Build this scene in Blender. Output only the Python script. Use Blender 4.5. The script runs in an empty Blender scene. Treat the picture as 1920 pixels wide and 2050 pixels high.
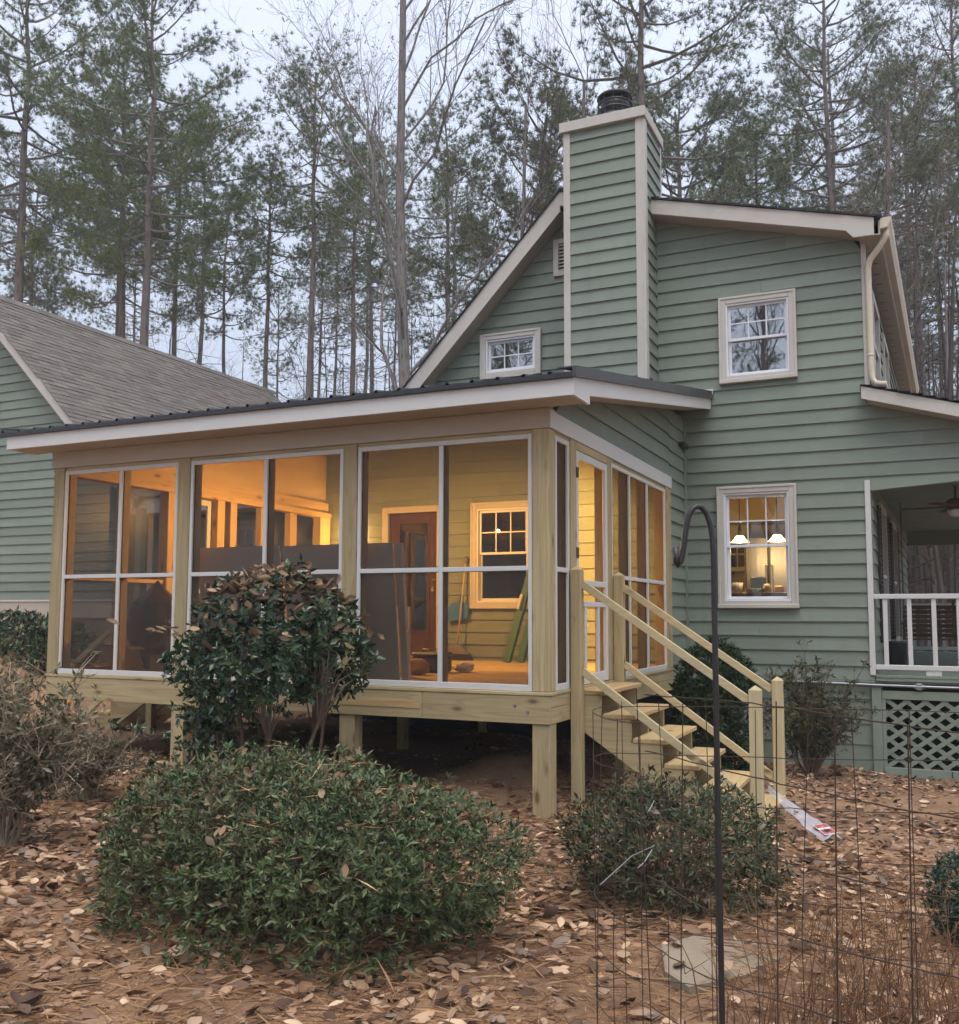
import bpy, math, random
import numpy as np
from mathutils import Vector, Matrix

# ---------------------------------------------------------------- camera, sky, sun, exposure
scene = bpy.context.scene
coll = scene.collection
CAM = (2.69291, -7.22252, 0.61355)
cd = bpy.data.cameras.new('camera'); co = bpy.data.objects.new('camera', cd); coll.objects.link(co)
yaw, pitch, roll = 0.43052, 0.08543, 0.00337
co.matrix_world = (Matrix.Translation(CAM) @ Matrix.Rotation(yaw, 4, 'Z') @ Matrix.Rotation(math.pi/2 + pitch, 4, 'X')
                   @ Matrix.Rotation(roll, 4, 'Z'))
cd.sensor_fit = 'VERTICAL'; cd.sensor_height = 24.0
cd.lens = 1930.1/2050*24.0
cd.shift_y = (1067.44 - 1025)/2050
cd.clip_end = 600
scene.camera = co
scene.view_settings.view_transform = 'Standard'; scene.view_settings.look = 'None'
scene.view_settings.gamma = 1; scene.view_settings.use_curve_mapping = False
scene.view_settings.exposure = 0.64
cy = scene.cycles
cy.use_denoising = True
cy.max_bounces = 6; cy.diffuse_bounces = 3; cy.glossy_bounces = 3; cy.transparent_max_bounces = 24
cy.transmission_bounces = 4; cy.caustics_reflective = False; cy.caustics_refractive = False
cy.sample_clamp_indirect = 6
cy.use_adaptive_sampling = True; cy.adaptive_threshold = 0.04

SUN_EL, SUN_AZ = math.radians(70), math.radians(152)     # azimuth from +Y towards +X: behind the camera's right shoulder
w = bpy.data.worlds.new('World'); scene.world = w; w.use_nodes = True
nt = w.node_tree; nt.nodes.clear()
out = nt.nodes.new('ShaderNodeOutputWorld'); addn = nt.nodes.new('ShaderNodeAddShader')
sky = nt.nodes.new('ShaderNodeTexSky'); sky.sky_type = 'NISHITA'; sky.sun_disc = False
sky.sun_elevation = SUN_EL; sky.sun_rotation = SUN_AZ; sky.air_density = 1.0; sky.dust_density = 3.0
b1 = nt.nodes.new('ShaderNodeBackground'); b1.inputs[1].default_value = 0.05
nt.links.new(sky.outputs[0], b1.inputs[0])
tc = nt.nodes.new('ShaderNodeTexCoord'); sx = nt.nodes.new('ShaderNodeSeparateXYZ')
nt.links.new(tc.outputs['Generated'], sx.inputs[0])
mx = nt.nodes.new('ShaderNodeMath'); mx.operation = 'MAXIMUM'; mx.inputs[1].default_value = 0.0
nt.links.new(sx.outputs[2], mx.inputs[0])
ml = nt.nodes.new('ShaderNodeMath'); ml.operation = 'MULTIPLY_ADD'; ml.inputs[1].default_value = 0.60; ml.inputs[2].default_value = 0.31
nt.links.new(mx.outputs[0], ml.inputs[0])
nz = nt.nodes.new('ShaderNodeTexNoise'); nz.inputs['Scale'].default_value = 2.2; nz.inputs['Detail'].default_value = 3
nt.links.new(tc.outputs['Generated'], nz.inputs['Vector'])
m2 = nt.nodes.new('ShaderNodeMath'); m2.operation = 'MULTIPLY_ADD'; m2.inputs[1].default_value = 0.22; m2.inputs[2].default_value = 0.89
nt.links.new(nz.outputs[0], m2.inputs[0])
m3 = nt.nodes.new('ShaderNodeMath'); m3.operation = 'MULTIPLY'
nt.links.new(ml.outputs[0], m3.inputs[0]); nt.links.new(m2.outputs[0], m3.inputs[1])
b2 = nt.nodes.new('ShaderNodeBackground'); b2.inputs[0].default_value = (0.80, 0.845, 0.97, 1)     # overcast cloud, brighter overhead
nt.links.new(m3.outputs[0], b2.inputs[1])
nt.links.new(b1.outputs[0], addn.inputs[0]); nt.links.new(b2.outputs[0], addn.inputs[1]); nt.links.new(addn.outputs[0], out.inputs[0])

sl = bpy.data.lights.new('sun', 'SUN'); so = bpy.data.objects.new('sun', sl); coll.objects.link(so)
sl.energy = 1.5; sl.angle = math.radians(50); sl.color = (1.0, 0.97, 0.93)
sdir = Vector((math.sin(SUN_AZ)*math.cos(SUN_EL), math.cos(SUN_AZ)*math.cos(SUN_EL), math.sin(SUN_EL)))
so.rotation_euler = sdir.to_track_quat('Z', 'Y').to_euler()

rng = np.random.default_rng(7); random.seed(7)

# ---------------------------------------------------------------- materials
class NT:
    def __init__(s, name):
        s.m = bpy.data.materials.new(name); s.m.use_nodes = True; s.t = s.m.node_tree; s.t.nodes.clear()
        s.out = s.n('ShaderNodeOutputMaterial')
    def n(s, typ, inp=None, **kw):
        nd = s.t.nodes.new(typ)
        for k, v in kw.items(): setattr(nd, k, v)
        for k, v in (inp or {}).items(): s.set(nd, k, v)
        return nd
    def set(s, nd, k, v):
        sock = nd.inputs[k]
        if isinstance(v, bpy.types.NodeSocket): s.t.links.new(v, sock)
        elif isinstance(v, bpy.types.Node): s.t.links.new(v.outputs[0], sock)
        elif isinstance(v, (tuple, list)) and len(v) == 3 and sock.type == 'RGBA': sock.default_value = (*v, 1)
        else: sock.default_value = v
    def mix(s, f, a, b):
        nd = s.n('ShaderNodeMix', data_type='RGBA')
        s.set(nd, 0, f); s.set(nd, 6, a); s.set(nd, 7, b); return nd.outputs[2]
    def math(s, op, a, b=0.0, c=0.0):
        nd = s.n('ShaderNodeMath', operation=op); s.set(nd, 0, a); s.set(nd, 1, b); s.set(nd, 2, c); return nd.outputs[0]
    def ramp(s, f, stops):
        nd = s.n('ShaderNodeValToRGB'); s.set(nd, 0, f); cr = nd.color_ramp
        while len(cr.elements) < len(stops): cr.elements.new(0.5)
        for e, (p, c) in zip(cr.elements, stops): e.position = p; e.color = (*c, 1)
        return nd.outputs[0]
    def coords(s, scale=(1, 1, 1), jitter=True, kind='Object'):
        t = s.n('ShaderNodeTexCoord'); v = t.outputs[kind]
        if jitter:
            oi = s.n('ShaderNodeObjectInfo'); r = s.math('MULTIPLY', oi.outputs['Random'], 37.0)
            va = s.n('ShaderNodeVectorMath', operation='ADD'); s.set(va, 0, v)
            cx = s.n('ShaderNodeCombineXYZ'); s.set(cx, 0, r); s.set(cx, 1, r); s.set(cx, 2, r); s.set(va, 1, cx); v = va.outputs[0]
        mp = s.n('ShaderNodeMapping'); s.set(mp, 0, v); mp.inputs['Scale'].default_value = scale
        return mp.outputs[0]
    def noise(s, vec, scale=1.0, detail=4, rough=0.55):
        return s.n('ShaderNodeTexNoise', {'Vector': vec, 'Scale': scale, 'Detail': detail, 'Roughness': rough}).outputs[0]
    def bump(s, h, strength=0.3, dist=0.01):
        return s.n('ShaderNodeBump', {'Height': h, 'Strength': strength, 'Distance': dist}).outputs[0]
    def principled(s, base, rough=0.7, spec=0.3, normal=None, metal=0.0, **kw):
        p = s.n('ShaderNodeBsdfPrincipled', {'Base Color': base, 'Roughness': rough, 'Specular IOR Level': spec, 'Metallic': metal})
        for k, v in kw.items(): s.set(p, k.replace('_', ' '), v)
        if normal is not None: s.set(p, 'Normal', normal)
        s.t.links.new(p.outputs[0], s.out.inputs[0]); return p

def lerp(c, k): return tuple(min(1, x*k) for x in c)

def m_plain(name, c, rough=0.6, spec=0.3, var=0.12, scale=3, bump=0.0, bscale=60, metal=0.0, stretch=(1, 1, 1), rnd=0.0, dirt=None):
    t = NT(name); v = t.coords(stretch)
    col = t.mix(t.noise(v, scale), lerp(c, 1-var), lerp(c, 1+var))
    if dirt:
        d = t.ramp(t.noise(v, scale*0.6, 6, 0.7), [(0.50, (0, 0, 0)), (0.75, (1, 1, 1))])
        col = t.mix(t.math('MULTIPLY', d, dirt[1]), col, dirt[0])
    if rnd:
        oi = t.n('ShaderNodeObjectInfo'); f = t.math('MULTIPLY_ADD', oi.outputs['Random'], 2*rnd, 1-rnd)
        h = t.n('ShaderNodeHueSaturation', {'Color': col, 'Value': f}); col = h.outputs[0]
    nrm = t.bump(t.noise(v, bscale, 3), bump, 0.004) if bump else None
    t.principled(col, rough, spec, nrm, metal)
    return t.m

def m_siding(name, c):
    t = NT(name); v = t.coords((1, 1, 1)); vs = t.coords((1.2, 1.2, 45))
    a = t.noise(v, 1.3, 5, 0.6); g = t.noise(vs, 1.0, 4, 0.6)
    col = t.mix(a, lerp(c, 0.86), lerp(c, 1.12))
    col = t.mix(t.math('MULTIPLY', t.ramp(g, [(0.35, (1, 1, 1)), (0.6, (0, 0, 0))]), 0.18), col, lerp(c, 0.62))
    oi = t.n('ShaderNodeObjectInfo'); f = t.math('MULTIPLY_ADD', oi.outputs['Random'], 0.20, 0.90)
    col = t.n('ShaderNodeHueSaturation', {'Color': col, 'Value': f}).outputs[0]
    dirt = t.ramp(t.noise(t.coords((3, 3, 0.6)), 1.1, 6, 0.7), [(0.52, (0, 0, 0)), (0.8, (1, 1, 1))])
    col = t.mix(t.math('MULTIPLY', dirt, 0.38), col, (0.16, 0.16, 0.125))
    stn = t.ramp(t.noise(t.coords((7, 7, 0.35), False), 1.0, 5, 0.7), [(0.56, (0, 0, 0)), (0.78, (1, 1, 1))])
    col = t.mix(t.math('MULTIPLY', stn, 0.28), col, lerp(c, 0.55))
    t.principled(col, 0.62, 0.28, t.bump(g, 0.22, 0.004)); return t.m

def m_lumber(name, axis, c=(0.435, 0.35, 0.195), dark=(0.20, 0.135, 0.065), rnd=0.12):
    t = NT(name)
    sc = [26, 26, 26]; sc[axis] = 1.3
    kn = [6.5, 6.5, 6.5]; kn[axis] = 2.6
    v = t.coords(tuple(sc)); g = t.noise(v, 1.0, 5, 0.6)
    wv = t.coords(tuple(x*0.35 for x in sc)); g2 = t.noise(wv, 1.0, 2, 0.5)
    rings = t.math('FRACT', t.math('MULTIPLY', g2, 7.0))
    col = t.mix(g, lerp(c, 0.58), lerp(c, 1.30))
    col = t.mix(t.math('MULTIPLY', t.ramp(rings, [(0.0, (0, 0, 0)), (0.72, (0.25, 0.25, 0.25)), (0.9, (1, 1, 1)), (1, (0, 0, 0))]), 0.50), col, lerp(dark, 1.25))
    kv = t.n('ShaderNodeTexVoronoi', {'Vector': t.coords(tuple(kn)), 'Scale': 1.0, 'Randomness': 1.0})
    kd = kv.outputs['Distance']
    kf = t.ramp(kd, [(0.0, (1, 1, 1)), (0.09, (1, 1, 1)), (0.13, (0.45, 0.45, 0.45)), (0.22, (0, 0, 0))])
    col = t.mix(t.math('MULTIPLY', kf, 0.85), col, (0.13, 0.075, 0.03))
    st = t.ramp(t.noise(t.coords((2, 2, 2)), 1.0, 3), [(0.5, (0, 0, 0)), (0.75, (1, 1, 1))])
    col = t.mix(t.math('MULTIPLY', st, 0.35), col, (c[0]*0.70, c[1]*0.80, c[2]*0.72))
    oi = t.n('ShaderNodeObjectInfo'); f = t.math('MULTIPLY_ADD', oi.outputs['Random'], 2*rnd, 1-rnd)
    col = t.n('ShaderNodeHueSaturation', {'Color': col, 'Value': f}).outputs[0]
    t.principled(col, 0.72, 0.22, t.bump(g, 0.25, 0.003)); return t.m

def m_leaf(name, stops, rough=0.45, spec=0.4, trans=0.0, patch=None):
    t = NT(name); g = t.n('ShaderNodeNewGeometry')
    col = t.ramp(g.outputs['Random Per Island'], stops)
    if patch:
        f = t.ramp(t.noise(t.coords((1, 1, 1), False), patch[1], 3), [(0.42, (0, 0, 0)), (0.62, (1, 1, 1))])
        col = t.mix(t.math('MULTIPLY', f, patch[2]), col, patch[0])
    p = t.principled(col, rough, spec)
    if trans:
        tr = t.n('ShaderNodeBsdfTranslucent', {'Color': col}); ms = t.n('ShaderNodeMixShader', {0: trans})
        t.t.links.new(p.outputs[0], ms.inputs[1]); t.t.links.new(tr.outputs[0], ms.inputs[2]); t.t.links.new(ms.outputs[0], t.out.inputs[0])
    return t.m

def m_bark(name, c1, c2, sc=9):
    t = NT(name); v = t.coords((sc, sc, sc*0.22)); n1 = t.noise(v, 1.0, 5, 0.65)
    vo = t.n('ShaderNodeTexVoronoi', {'Vector': v, 'Scale': 1.3}); h = t.math('ADD', n1, vo.outputs['Distance'])
    col = t.mix(t.ramp(h, [(0.45, (0, 0, 0)), (1.0, (1, 1, 1))]), c1, c2)
    t.principled(col, 0.9, 0.1, t.bump(h, 0.6, 0.03)); return t.m

def m_screen(name, c, cover):
    t = NT(name); tr = t.n('ShaderNodeBsdfTransparent'); df = t.n('ShaderNodeBsdfDiffuse', {'Color': c})
    gl = t.n('ShaderNodeBsdfGlossy', {'Color': (0.5, 0.5, 0.5), 'Roughness': 0.35})
    a = t.n('ShaderNodeMixShader', {0: 0.06}); t.t.links.new(df.outputs[0], a.inputs[1]); t.t.links.new(gl.outputs[0], a.inputs[2])
    f = t.math('MULTIPLY_ADD', t.noise(t.coords((0.7, 0.7, 0.7), True), 1.0, 2), 0.10, cover-0.05)
    ms = t.n('ShaderNodeMixShader', {0: f}); t.t.links.new(tr.outputs[0], ms.inputs[1]); t.t.links.new(a.outputs[0], ms.inputs[2])
    t.t.links.new(ms.outputs[0], t.out.inputs[0]); return t.m

def m_glass(name, tint=(0.9, 0.93, 0.92), boost=0.06, wob=0.15):
    t = NT(name); fr = t.n('ShaderNodeFresnel', {'IOR': 1.5})
    nb = t.bump(t.noise(t.coords((1.3, 1.3, 1.3)), 1.0, 2), wob, 0.02)
    f = t.math('ADD', fr.outputs[0], boost)
    tr = t.n('ShaderNodeBsdfTransparent', {'Color': tint}); gl = t.n('ShaderNodeBsdfGlossy', {'Color': (1, 1, 1), 'Roughness': 0.01, 'Normal': nb})
    ms = t.n('ShaderNodeMixShader', {0: f}); t.t.links.new(tr.outputs[0], ms.inputs[1]); t.t.links.new(gl.outputs[0], ms.inputs[2])
    t.t.links.new(ms.outputs[0], t.out.inputs[0]); return t.m

def m_emit(name, c, s):
    t = NT(name); e = t.n('ShaderNodeEmission', {'Color': c, 'Strength': s}); t.t.links.new(e.outputs[0], t.out.inputs[0]); return t.m

def m_shingle(name, c):
    t = NT(name); g = t.n('ShaderNodeNewGeometry')
    col = t.ramp(g.outputs['Random Per Island'], [(0, lerp(c, 0.76)), (0.35, lerp(c, 0.93)), (0.7, lerp(c, 1.06)), (1, lerp(c, 1.2))])
    gr = t.noise(t.coords((1, 1, 1), False), 140, 2); col = t.mix(t.math('MULTIPLY', gr, 0.45), col, lerp(c, 0.55))
    st = t.ramp(t.noise(t.coords((0.5, 0.5, 0.5), False), 1.0, 4), [(0.45, (0, 0, 0)), (0.7, (1, 1, 1))])
    col = t.mix(t.math('MULTIPLY', st, 0.25), col, lerp(c, 0.62))
    t.principled(col, 0.95, 0.1, t.bump(gr, 0.4, 0.003)); return t.m

def m_ground(name):
    t = NT(name); v = t.coords((1, 1, 1), False)
    a = t.noise(v, 0.9, 5); b = t.noise(v, 14, 6, 0.7); d = t.noise(v, 70, 4, 0.7)
    col = t.mix(b, (0.085, 0.052, 0.034), (0.32, 0.195, 0.12))
    col = t.mix(t.ramp(a, [(0.4, (0, 0, 0)), (0.62, (1, 1, 1))]), col, t.mix(d, (0.16, 0.095, 0.058), (0.48, 0.30, 0.18)))
    h = t.math('ADD', b, t.math('MULTIPLY', d, 0.6))
    t.principled(col, 0.95, 0.08, t.bump(h, 0.8, 0.03)); return t.m

GREEN = (0.206, 0.242, 0.197)
M = {}
M['siding'] = m_siding('sage_green_siding', GREEN)
M['greenpaint'] = m_plain('sage_green_paint', GREEN, 0.6, 0.3, 0.12, 2.0, 0.1, 40, dirt=((0.13, 0.13, 0.10), 0.4))
M['cream'] = m_plain('cream_trim_paint', (0.50, 0.475, 0.425), 0.5, 0.35, 0.06, 2.0, 0.05, 30, dirt=((0.30, 0.27, 0.22), 0.35))
M['white'] = m_plain('white_trim_paint', (0.575, 0.57, 0.55), 0.45, 0.35, 0.05, 3.0, 0.05, 30)
M['vinyl'] = m_plain('white_vinyl', (0.70, 0.71, 0.74), 0.35, 0.4, 0.03, 2.0)
M['tan'] = m_plain('tan_soffit_paint', (0.44, 0.385, 0.31), 0.6, 0.25, 0.06, 1.5, 0.05, 40)
M['gutter'] = m_plain('almond_gutter', (0.60, 0.53, 0.40), 0.4, 0.4, 0.05, 2.0, dirt=((0.30, 0.25, 0.17), 0.4))
for i, a in enumerate('xyz'):
    M['wood_'+a] = m_lumber('treated_lumber_'+a, i)
    M['pine_'+a] = m_lumber('bright_lumber_'+a, i, (0.52, 0.375, 0.19), (0.30, 0.19, 0.08))
    M['rail_'+a] = m_lumber('pale_rail_lumber_'+a, i, (0.52, 0.43, 0.255), (0.36, 0.27, 0.14), 0.06)
M['ply'] = m_plain('plywood', (0.52, 0.40, 0.24), 0.7, 0.2, 0.15, 2.5, 0.1, 30, stretch=(1, 1, 3))
M['metal'] = m_plain('dark_roof_metal', (0.022, 0.022, 0.026), 0.38, 0.5, 0.15, 2.0)
M['metaltrim'] = m_plain('charcoal_roof_trim', (0.060, 0.060, 0.062), 0.42, 0.4, 0.1, 2.0)
M['shingle'] = m_shingle('weathered_shingle', (0.175, 0.155, 0.138))
M['dshingle'] = m_shingle('dark_shingle', (0.05, 0.048, 0.05))
M['screen'] = m_screen('insect_screen', (0.05, 0.042, 0.034), 0.44)
M['screenfar'] = m_screen('insect_screen_darkened', (0.010, 0.010, 0.010), 0.22)  # screen copy darkened and thinned so lamplight hardly shows on it
M['glass'] = m_glass('window_glass', (0.92, 0.93, 0.9), 0.015)
M['glassdark'] = m_glass('window_glass_upper', (0.55, 0.6, 0.62), 0.32, 0.10)
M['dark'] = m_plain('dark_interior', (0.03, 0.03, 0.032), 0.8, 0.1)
M['curtain'] = m_plain('pale_curtain', (0.30, 0.31, 0.33), 0.9, 0.05, 0.2, 6, stretch=(6, 6, 0.5))
M['black'] = m_plain('black_plastic', (0.014, 0.014, 0.015), 0.4, 0.5)
M['iron'] = m_plain('black_iron', (0.018, 0.018, 0.02), 0.42, 0.5, 0.2, 20, 0.25, 120)
M['rust'] = m_plain('rusty_wire', (0.055, 0.038, 0.031), 0.8, 0.2, 0.4, 18, 0.2, 100)
M['steel'] = m_plain('galvanised_steel', (0.30, 0.30, 0.32), 0.42, 0.5, 0.15, 6, metal=0.9)
M['stainless'] = m_plain('stainless', (0.34, 0.31, 0.27), 0.34, 0.5, 0.03, 3, 0.9, 9, metal=1.0, stretch=(1, 1, 0.02))
M['door'] = m_lumber('stained_door', 2, (0.085, 0.036, 0.016), (0.045, 0.018, 0.009))
M['walnut'] = m_lumber('brown_stained_slats', 0, (0.11, 0.062, 0.036), (0.08, 0.04, 0.02))
M['stone'] = m_plain('flagstone', (0.26, 0.21, 0.15), 0.85, 0.15, 0.25, 3, 0.4, 30, dirt=((0.16, 0.12, 0.08), 0.6))
M['drywall'] = m_plain('grey_board', (0.80, 0.74, 0.68), 0.75, 0.15, 0.05, 2)
M['cardboard'] = m_plain('cardboard', (0.36, 0.23, 0.12), 0.85, 0.1, 0.1, 4)
M['bluep'] = m_plain('blue_plastic', (0.05, 0.15, 0.36), 0.4, 0.4)
M['greenfg'] = m_plain('green_fibreglass', (0.035, 0.12, 0.05), 0.5, 0.4)
M['yellow'] = m_plain('yellow_plastic', (0.6, 0.36, 0.03), 0.5, 0.4)
M['bag'] = m_plain('black_bin_bag', (0.012, 0.012, 0.014), 0.22, 0.6, 0.2, 3, 0.8, 14)
M['wallin'] = m_plain('kitchen_wall', (0.55, 0.42, 0.22), 0.8, 0.1, 0.05, 1)
M['cabinet'] = m_plain('cream_cabinet', (0.60, 0.50, 0.33), 0.5, 0.3)
M['counter'] = m_plain('brown_counter', (0.16, 0.09, 0.05), 0.3, 0.5, 0.3, 10)
M['frost'] = m_emit('lit_frosted_shade', (1.0, 0.72, 0.34), 4.0)
M['bulb'] = m_emit('lit_bulb', (1.0, 0.80, 0.5), 30.0)
M['porchbulb'] = m_emit('porch_bulb', (1.0, 0.55, 0.18), 14.0)
M['red'] = m_plain('red_print', (0.40, 0.07, 0.06), 0.5, 0.3)
M['paper'] = m_plain('white_print', (0.58, 0.57, 0.58), 0.5, 0.3)
M['plastic'] = m_screen('clear_plastic_bag', (0.62, 0.63, 0.70), 0.42)
M['ground'] = m_ground('pine_straw_ground')
M['dirt'] = m_plain('red_dirt', (0.20, 0.10, 0.06), 0.95, 0.05, 0.3, 6, 0.6, 30)
M['bark'] = m_bark('pine_bark', (0.060, 0.050, 0.044), (0.18, 0.148, 0.128), 7)
M['greybark'] = m_bark('grey_bark', (0.070, 0.062, 0.056), (0.20, 0.178, 0.16), 11)
M['twig'] = m_plain('twig_bark', (0.12, 0.088, 0.065), 0.9, 0.1, 0.3, 8)
M['paletwig'] = m_plain('dry_stalk', (0.36, 0.285, 0.20), 0.9, 0.1, 0.35, 5)
M['redtwig'] = m_plain('red_brown_stalk', (0.19, 0.105, 0.06), 0.9, 0.1, 0.3, 8)
M['needles'] = m_leaf('pine_needles', [(0, (0.075, 0.113, 0.040)), (0.5, (0.131, 0.179, 0.061)), (0.85, (0.187, 0.223, 0.079)), (1, (0.254, 0.232, 0.092))], 0.7, 0.15)
M['needles2'] = m_leaf('pine_needles_warm', [(0, (0.099, 0.130, 0.040)), (0.5, (0.172, 0.215, 0.061)), (0.85, (0.232, 0.257, 0.079)), (1, (0.299, 0.248, 0.092))], 0.7, 0.15)
M['needles3'] = m_leaf('pine_needles_grey', [(0, (0.093, 0.119, 0.064)), (0.5, (0.149, 0.182, 0.092)), (1, (0.224, 0.232, 0.125))], 0.75, 0.12)
M['azalea'] = m_leaf('azalea_leaves', [(0, (0.020, 0.040, 0.014)), (0.45, (0.044, 0.078, 0.024)), (0.8, (0.100, 0.145, 0.050)), (0.95, (0.20, 0.21, 0.10)), (1, (0.17, 0.11, 0.05))], 0.38, 0.36, 0.12, patch=((0.10, 0.095, 0.045), 2.6, 0.45))  # leaf tones vary at random; bright ones raised to stand in for highlights
M['azalea2'] = m_leaf('azalea_leaves_dull', [(0, (0.020, 0.034, 0.014)), (0.45, (0.042, 0.062, 0.022)), (0.8, (0.074, 0.090, 0.034)), (0.95, (0.13, 0.12, 0.06)), (1, (0.16, 0.10, 0.05))], 0.42, 0.32, 0.12, patch=((0.085, 0.075, 0.04), 2.6, 0.5))
M['camellia'] = m_leaf('camellia_leaves', [(0, (0.013, 0.031, 0.015)), (0.5, (0.025, 0.055, 0.024)), (0.85, (0.045, 0.079, 0.029)), (1, (0.094, 0.102, 0.030))], 0.26, 0.5, 0.08)
M['juniper'] = m_leaf('juniper_sprays', [(0, (0.012, 0.030, 0.014)), (0.6, (0.022, 0.052, 0.020)), (1, (0.055, 0.075, 0.028))], 0.6, 0.2, 0.15)
M['box'] = m_leaf('boxwood_leaves', [(0, (0.012, 0.034, 0.022)), (0.6, (0.026, 0.060, 0.034)), (1, (0.06, 0.09, 0.045))], 0.35, 0.45, 0.1)
M['holly'] = m_leaf('holly_leaves', [(0, (0.030, 0.045, 0.018)), (0.6, (0.062, 0.075, 0.030)), (0.9, (0.10, 0.095, 0.045)), (1, (0.17, 0.12, 0.06))], 0.45, 0.35, 0.15)
M['drylf'] = m_leaf('dry_shrub_leaves', [(0, (0.070, 0.075, 0.038)), (0.4, (0.13, 0.122, 0.070)), (0.75, (0.20, 0.17, 0.11)), (1, (0.36, 0.30, 0.22))], 0.7, 0.15, 0.2)
M['litter'] = m_leaf('fallen_leaves', [(0, (0.060, 0.035, 0.024)), (0.28, (0.160, 0.092, 0.056)), (0.52, (0.300, 0.173, 0.101)), (0.70, (0.460, 0.286, 0.171)), (0.80, (0.190, 0.150, 0.126)), (0.90, (0.520, 0.339, 0.207)), (1, (0.660, 0.475, 0.315))], 0.6, 0.25, 0.15)
M['caught'] = m_leaf('caught_brown_leaves', [(0, (0.060, 0.036, 0.022)), (0.3, (0.14, 0.088, 0.052)), (0.6, (0.25, 0.165, 0.098)), (0.85, (0.20, 0.155, 0.115)), (1, (0.40, 0.26, 0.15))], 0.7, 0.2, 0.1)
M['straw'] = m_leaf('pine_straw', [(0, (0.175, 0.095, 0.054)), (0.5, (0.351, 0.199, 0.105)), (1, (0.574, 0.367, 0.203))], 0.75, 0.15)
M['woods'] = m_leaf('far_wood_stems', [(0, (0.055, 0.048, 0.042)), (0.6, (0.10, 0.085, 0.072)), (1, (0.15, 0.125, 0.10))], 0.9, 0.05)

# ---------------------------------------------------------------- mesh helpers
ORG = {}
def root_of(o):
    while o is not None and o.parent is not None: o = o.parent
    return o
class MB:
    def __init__(s): s.v = []; s.f = []; s.n = 0
    def add(s, v, f):
        v = np.asarray(v, float).reshape(-1, 3); s.v.append(v); s.f += [tuple(i+s.n for i in q) for q in f]; s.n += len(v); return s
    def box(s, x0, x1, y0, y1, z0, z1, bev=0.0, mat=None):
        x0, x1 = min(x0, x1), max(x0, x1); y0, y1 = min(y0, y1), max(y0, y1); z0, z1 = min(z0, z1), max(z0, z1)
        b = min(bev, (x1-x0)*0.4, (y1-y0)*0.4, (z1-z0)*0.4)
        if b <= 0:
            v = [(x, y, z) for z in (z0, z1) for y in (y0, y1) for x in (x0, x1)]
            f = [(0, 2, 3, 1), (4, 5, 7, 6), (0, 1, 5, 4), (2, 6, 7, 3), (0, 4, 6, 2), (1, 3, 7, 5)]
        else:
            v = []; idx = {}
            for cx in (0, 1):
                for cyy in (0, 1):
                    for cz in (0, 1):
                        for ax in range(3):
                            p = [(x0, x1)[cx], (y0, y1)[cyy], (z0, z1)[cz]]; sgn = [1 - 2*cx, 1 - 2*cyy, 1 - 2*cz]
                            for k in range(3):
                                if k != ax: p[k] += sgn[k]*b
                            idx[(cx, cyy, cz, ax)] = len(v); v.append(p)
            f = []
            for ax in range(3):
                o1, o2 = [k for k in range(3) if k != ax]
                for side in (0, 1):
                    q = []
                    for a, c in ((0, 0), (1, 0), (1, 1), (0, 1)):
                        key = [0, 0, 0]; key[ax] = side; key[o1] = a; key[o2] = c; q.append(idx[(*key, ax)])
                    f.append(tuple(q))
                for a in (0, 1):
                    for c in (0, 1):
                        k0 = [0, 0, 0]; k0[o1] = a; k0[o2] = c; k1 = list(k0); k1[ax] = 1
                        f.append((idx[(*k0, o1)], idx[(*k0, o2)], idx[(*k1, o2)], idx[(*k1, o1)]))
            for cx in (0, 1):
                for cyy in (0, 1):
                    for cz in (0, 1): f.append(tuple(idx[(cx, cyy, cz, k)] for k in range(3)))
        if mat is not None: v = [tuple(mat @ Vector(p)) for p in v]
        return s.add(v, f)
    def prism(s, poly, ax, a, b):
        """poly: 2D points in the two other axes (in axis order); extruded along ax from a to b"""
        n = len(poly); o = [k for k in range(3) if k != ax]; v = []
        for t in (a, b):
            for p in poly:
                q = [0, 0, 0]; q[ax] = t; q[o[0]] = p[0]; q[o[1]] = p[1]; v.append(q)
        f = [tuple(range(n)), tuple(range(2*n-1, n-1, -1))] + [(i, (i+1) % n, n+(i+1) % n, n+i) for i in range(n)]
        return s.add(v, f)
    def tube(s, pts, rad, k=6, cap=True):
        v, f = tube_arr(np.asarray(pts, float), np.broadcast_to(np.asarray(rad, float), (len(pts),)), k, cap)
        return s.add(v, f)
    def lathe(s, prof, c, k=20):
        v = []; f = []; n = len(prof)
        for i in range(k):
            a = 2*math.pi*i/k
            for r, z in prof: v.append((c[0]+r*math.cos(a), c[1]+r*math.sin(a), c[2]+z))
        for i in range(k):
            j = (i+1) % k
            for q in range(n-1): f.append((i*n+q, j*n+q, j*n+q+1, i*n+q+1))
        return s.add(v, f)
    def beam(s, a, b, wd, ht, bev=0.003, up=(0, 0, 1)):
        """rectangular bar from a to b; wd sideways, ht along up"""
        a = Vector(a); b = Vector(b); d = b-a; L = d.length; d.normalize(); sd = d.cross(Vector(up)).normalized(); u = sd.cross(d)
        m = Matrix(((d.x, sd.x, u.x, a.x), (d.y, sd.y, u.y, a.y), (d.z, sd.z, u.z, a.z), (0, 0, 0, 1)))
        return s.box(0, L, -wd/2, wd/2, -ht/2, ht/2, bev, m)

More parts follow.
